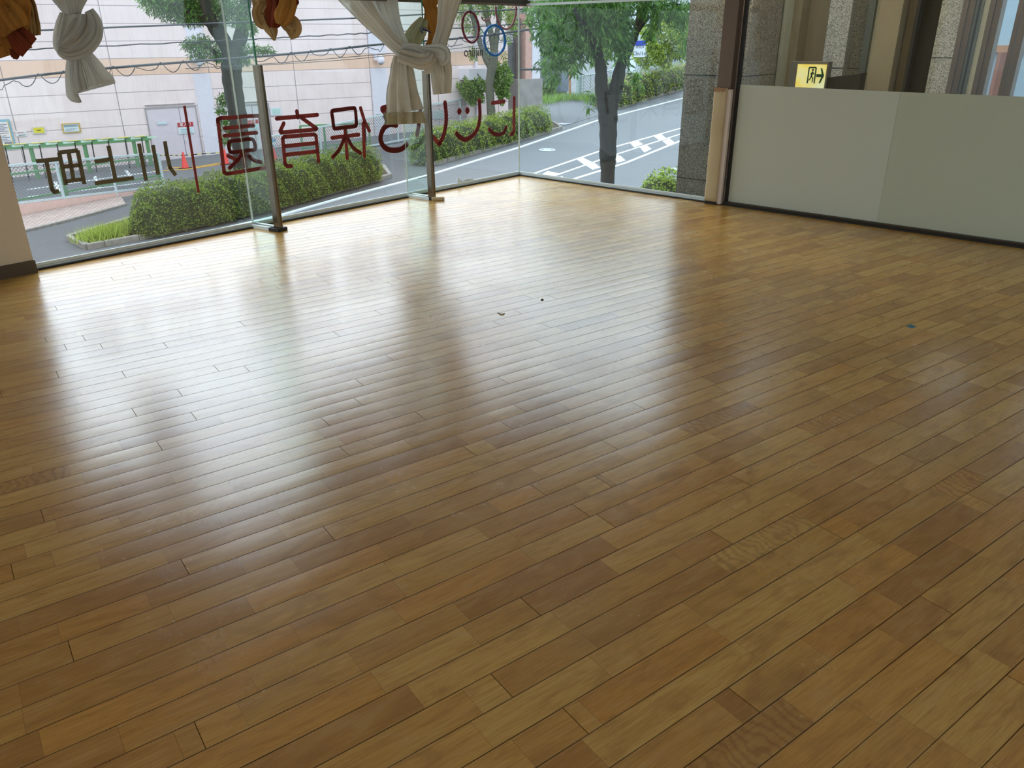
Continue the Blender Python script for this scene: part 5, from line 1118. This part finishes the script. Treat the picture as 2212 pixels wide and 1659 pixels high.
# manholes
def manhole(px, py, rx, label, sq=False):
    c = gp(px, py); r = rx * np.linalg.norm(c - O) / FPX; root = empty('manhole_cover', c, label, 'manhole cover'); nrm = np.array([-RB, -RC, 1.0]); nrm /= np.linalg.norm(nrm)
    if sq: MB().box(c + Z3 * .03, r * 1.5, r * 1.5, .012, ux=np.array([math.cos(.9), math.sin(.9), 0])).build('grating', M('pale_grating', (176, 180, 194), .6, var=.1, vscale=60), root)
    else:
        MB().disc(c, r, .014, nrm, 28).build('iron_lid', M('grey_iron_lid', (128, 134, 142), .6, var=.25, vscale=25), root)
        mb = MB(); P = [c + nrm * .014 + np.array([math.cos(a) * r, math.sin(a) * r, 0]) for a in np.linspace(0, 2 * PI, 29)]; mb.tube(P, .025, 6, False); mb.build('pale_rim', m_paint, root)
        mb = MB(); P = [c + nrm * .014 + np.array([math.cos(a) * r * .45, math.sin(a) * r * .45, 0]) for a in np.linspace(0, 2 * PI, 21)]; mb.tube(P, .02, 6, False); mb.build('inner_ring', m_paint, root)
manhole(1182, 324.5, 16, 'round manhole cover with a pale rim near the glazed corner'); manhole(1462, 367, 15, 'round manhole cover half hidden by the granite pillar'); manhole(1216.5, 268.5, 17, 'square pale grating at the side street mouth', True)

# street furniture on the far side -----------------------------------------
c = gp(1208, 203); root = empty('utility_cabinet', c, 'blue grey utility cabinet among weeds behind the street tree', 'cabinet'); k_ = float(c[1]) / FPX
MB().box(c + Z3 * (26 * k_), 36 * k_, .8, 42 * k_).build('cabinet_body', M('blue_grey_steel', (150, 164, 186), .5, var=.04), root, bevel=.02); MB().box(c + Z3 * (26 * k_) + np.array([-6 * k_, -.41, 0]), 16 * k_, .03, 36 * k_).build('cabinet_door', M('blue_grey_door', (134, 148, 172), .5), root); MB().box(c + Z3 * (2 * k_), 30 * k_, .7, 6 * k_).build('plinth', m_kerb, root)
c = gp(1231, 208); MBp = MB(); MBp.tube([c, at(1231, 88, c[1])], .09, 10); tag(MBp.build('marker_pole', M('orange_brown_pole', (206, 150, 108), .5)), 'thin orange brown pole beside the utility cabinet', 'pole')
c = gp(1251, 214); MBp = MB(); MBp.tube([c, at(1252, 135, c[1])], .17, 10); tag(MBp.build('bollard_pole', m_wfence), 'stout white post at the end of the bank fence', 'pole')
Ys = 50.; q0, q1 = at(1371, 88, Ys), at(1393, 123, Ys); root = empty('street_sign', np.array([q0[0], Ys, zr(q0[0], Ys)]), 'blue and white street sign half hidden by tree leaves', 'sign')
MB().box(((q0[0] + q1[0]) / 2, Ys, (q0[2] + q1[2]) / 2), q1[0] - q0[0], .06, q0[2] - q1[2]).build('sign_board', M('white_sign_board', (232, 240, 246), .5, var=.02), root)
MB().box(((q0[0] + q1[0]) / 2, Ys - .04, q0[2] - .13), q1[0] - q0[0], .02, .26).build('blue_header', M('blue_sign_header', (58, 84, 190), .5, var=.02), root)
xp_ = float(at(1322, 200, Ys)[0]); MB().tube([(xp_, Ys + .1, zr(xp_, Ys)), (xp_, Ys + .1, q0[2] - .1), (q0[0], Ys + .1, q0[2] - .1)], .05, 8).build('sign_pole', m_wfence, root)
xm = (q0[0] + q1[0]) / 2; m_tx = M('grey_sign_text', (70, 78, 96), .6)
text_on('sign_text', 'mtv', .34, (xm, Ys - .05, q1[2] + .48), (1, 0, 0), Z3, m_tx, parent=root); text_on('sign_text', 'On/1o', .30, (xm, Ys - .05, q1[2] + .10), (1, 0, 0), Z3, m_tx, parent=root)
fb = MB(); q0, q1 = at(1380, 15, 85), at(1500, 70, 85); fb.box(((q0[0] + q1[0]) / 2, 88, 0), q1[0] - q0[0], 6, q0[2] * 2 + 4); tag(fb.build('distant_house', M('pale_blue_house', (206, 220, 226), .7)), 'pale distant house above the large light green bush', 'building')
hl = MB(); hl.prism([(-60, 150, -6), (90, 150, -6), (90, 150, 9), (60, 150, 14), (20, 150, 11), (-20, 150, 14), (-60, 150, 10)], (0, 20, 0)); struct(hl.build('hills', M('distant_green', (96, 116, 84), .9, var=.3, vscale=.3)), 'distant green slope')

# overhead cables -----------------------------------------------------------
m_cab = M('black_cable', (52, 58, 64), .6)
def cable(pts, Y, r, label, loops=0, la=.35, amp=0.0):
    P = curve_pts([at(x, y, Yy) for (x, y), Yy in zip(pts, Y)], n=14); root = empty('overhead_cable', P[0], label, 'cable')
    if amp: P = [p + Z3 * amp * math.sin(i * 1.7) for i, p in enumerate(P)]
    MB().tube(P, r, 6).build('cable_run', m_cab, root)
    if loops:
        P = np.array(P); seg = np.r_[0, np.cumsum(np.linalg.norm(np.diff(P, axis=0), axis=1))]; tot = seg[-1]; n_ = int(tot / loops * 14); Q = []
        for i in range(n_):
            s_ = tot * i / n_; b = np.array([np.interp(s_, seg, P[:, k]) for k in range(3)]); ph = s_ / loops * 2 * PI; Q.append(b + Z3 * (-.10 - .14 * math.cos(ph) * (1 if math.sin(ph * .37) > -.6 else .3)) + np.array([0, .1 * math.sin(ph), 0]))
        MB().tube(Q, .012, 4).build('coiled_hanger', m_cab, root)
    return root
cable([(-400, 205), (-100, 186), (0, 173), (130, 157), (260, 145), (400, 134), (560, 122), (700, 109), (830, 95), (1000, 82), (1122, 67), (1240, 50), (1500, 15)], [21, 21.5, 22, 22.5, 23, 24, 25, 26, 27, 28, 29, 30, 34], .032, 'thick overhead cable with coiled hangers crossing the left window bays', .62)
cable([(-400, 88), (0, 70), (85, 65.5), (400, 53), (640, 44), (780, 38.5), (950, 29), (1122, 20), (1300, 10)], [21, 22, 22.5, 24, 25.5, 26.5, 28, 29, 31], .023, 'upper straight overhead cable')
cable([(-400, 120), (0, 110), (60, 107), (390, 92), (560, 84), (740, 74.5), (860, 68), (1122, 52), (1300, 40)], [21, 22, 22.3, 24, 25, 26, 27, 29, 31], .018, 'thin twisted overhead cable between the two heavier ones', 0, .3, .012)
cable([(400, 148), (560, 139), (660, 131), (780, 121), (880, 112), (1000, 96)], [24, 25, 26, 27, 28, 29], .010, 'very thin sagging wire under the thick cable')
cable([(560, 141), (660, 135), (780, 126), (1000, 103), (1120, 85)], [25.2, 26.2, 27.2, 29.2, 30], .009, 'lowest hair thin wire under the thick cable')
cable([(1122, 150), (1150, 150), (1185, 149), (1215, 146)], [44, 44, 44, 44], .05, 'short dark cable in front of the salmon column')

# granite pillar outside the right hand window
m_go = granite_mat('outdoor_granite', (128, 121, 110), (92, 86, 78), 150)
opn = .62; sa_ = sB(1476, 200, opn)[0]; sb2 = sB(1560, 200, opn)[0] + .22
root = empty('granite_pillar', B((sa_ + sb2) / 2, -4.2, opn), 'large grey brown granite pillar outside, left of the brown post', 'pillar')
MB().box(B((sa_ + sb2) / 2, -.6, opn + .3), sb2 - sa_, .6, 7.4, ux=uB).build('shaft', m_go, root)
for px_, py_ in ((1500, 162), (1500, 387)):
    zj = sB(px_, py_, opn)[1]; MB().box(B((sa_ + sb2) / 2, zj, opn + .3), sb2 - sa_ + .004, .604, .010, ux=uB).build('stone_joint', m_blk, root)

# tidy: drop helper properties
for o in bpy.data.objects:
    if '_o' in o.keys(): del o['_o']
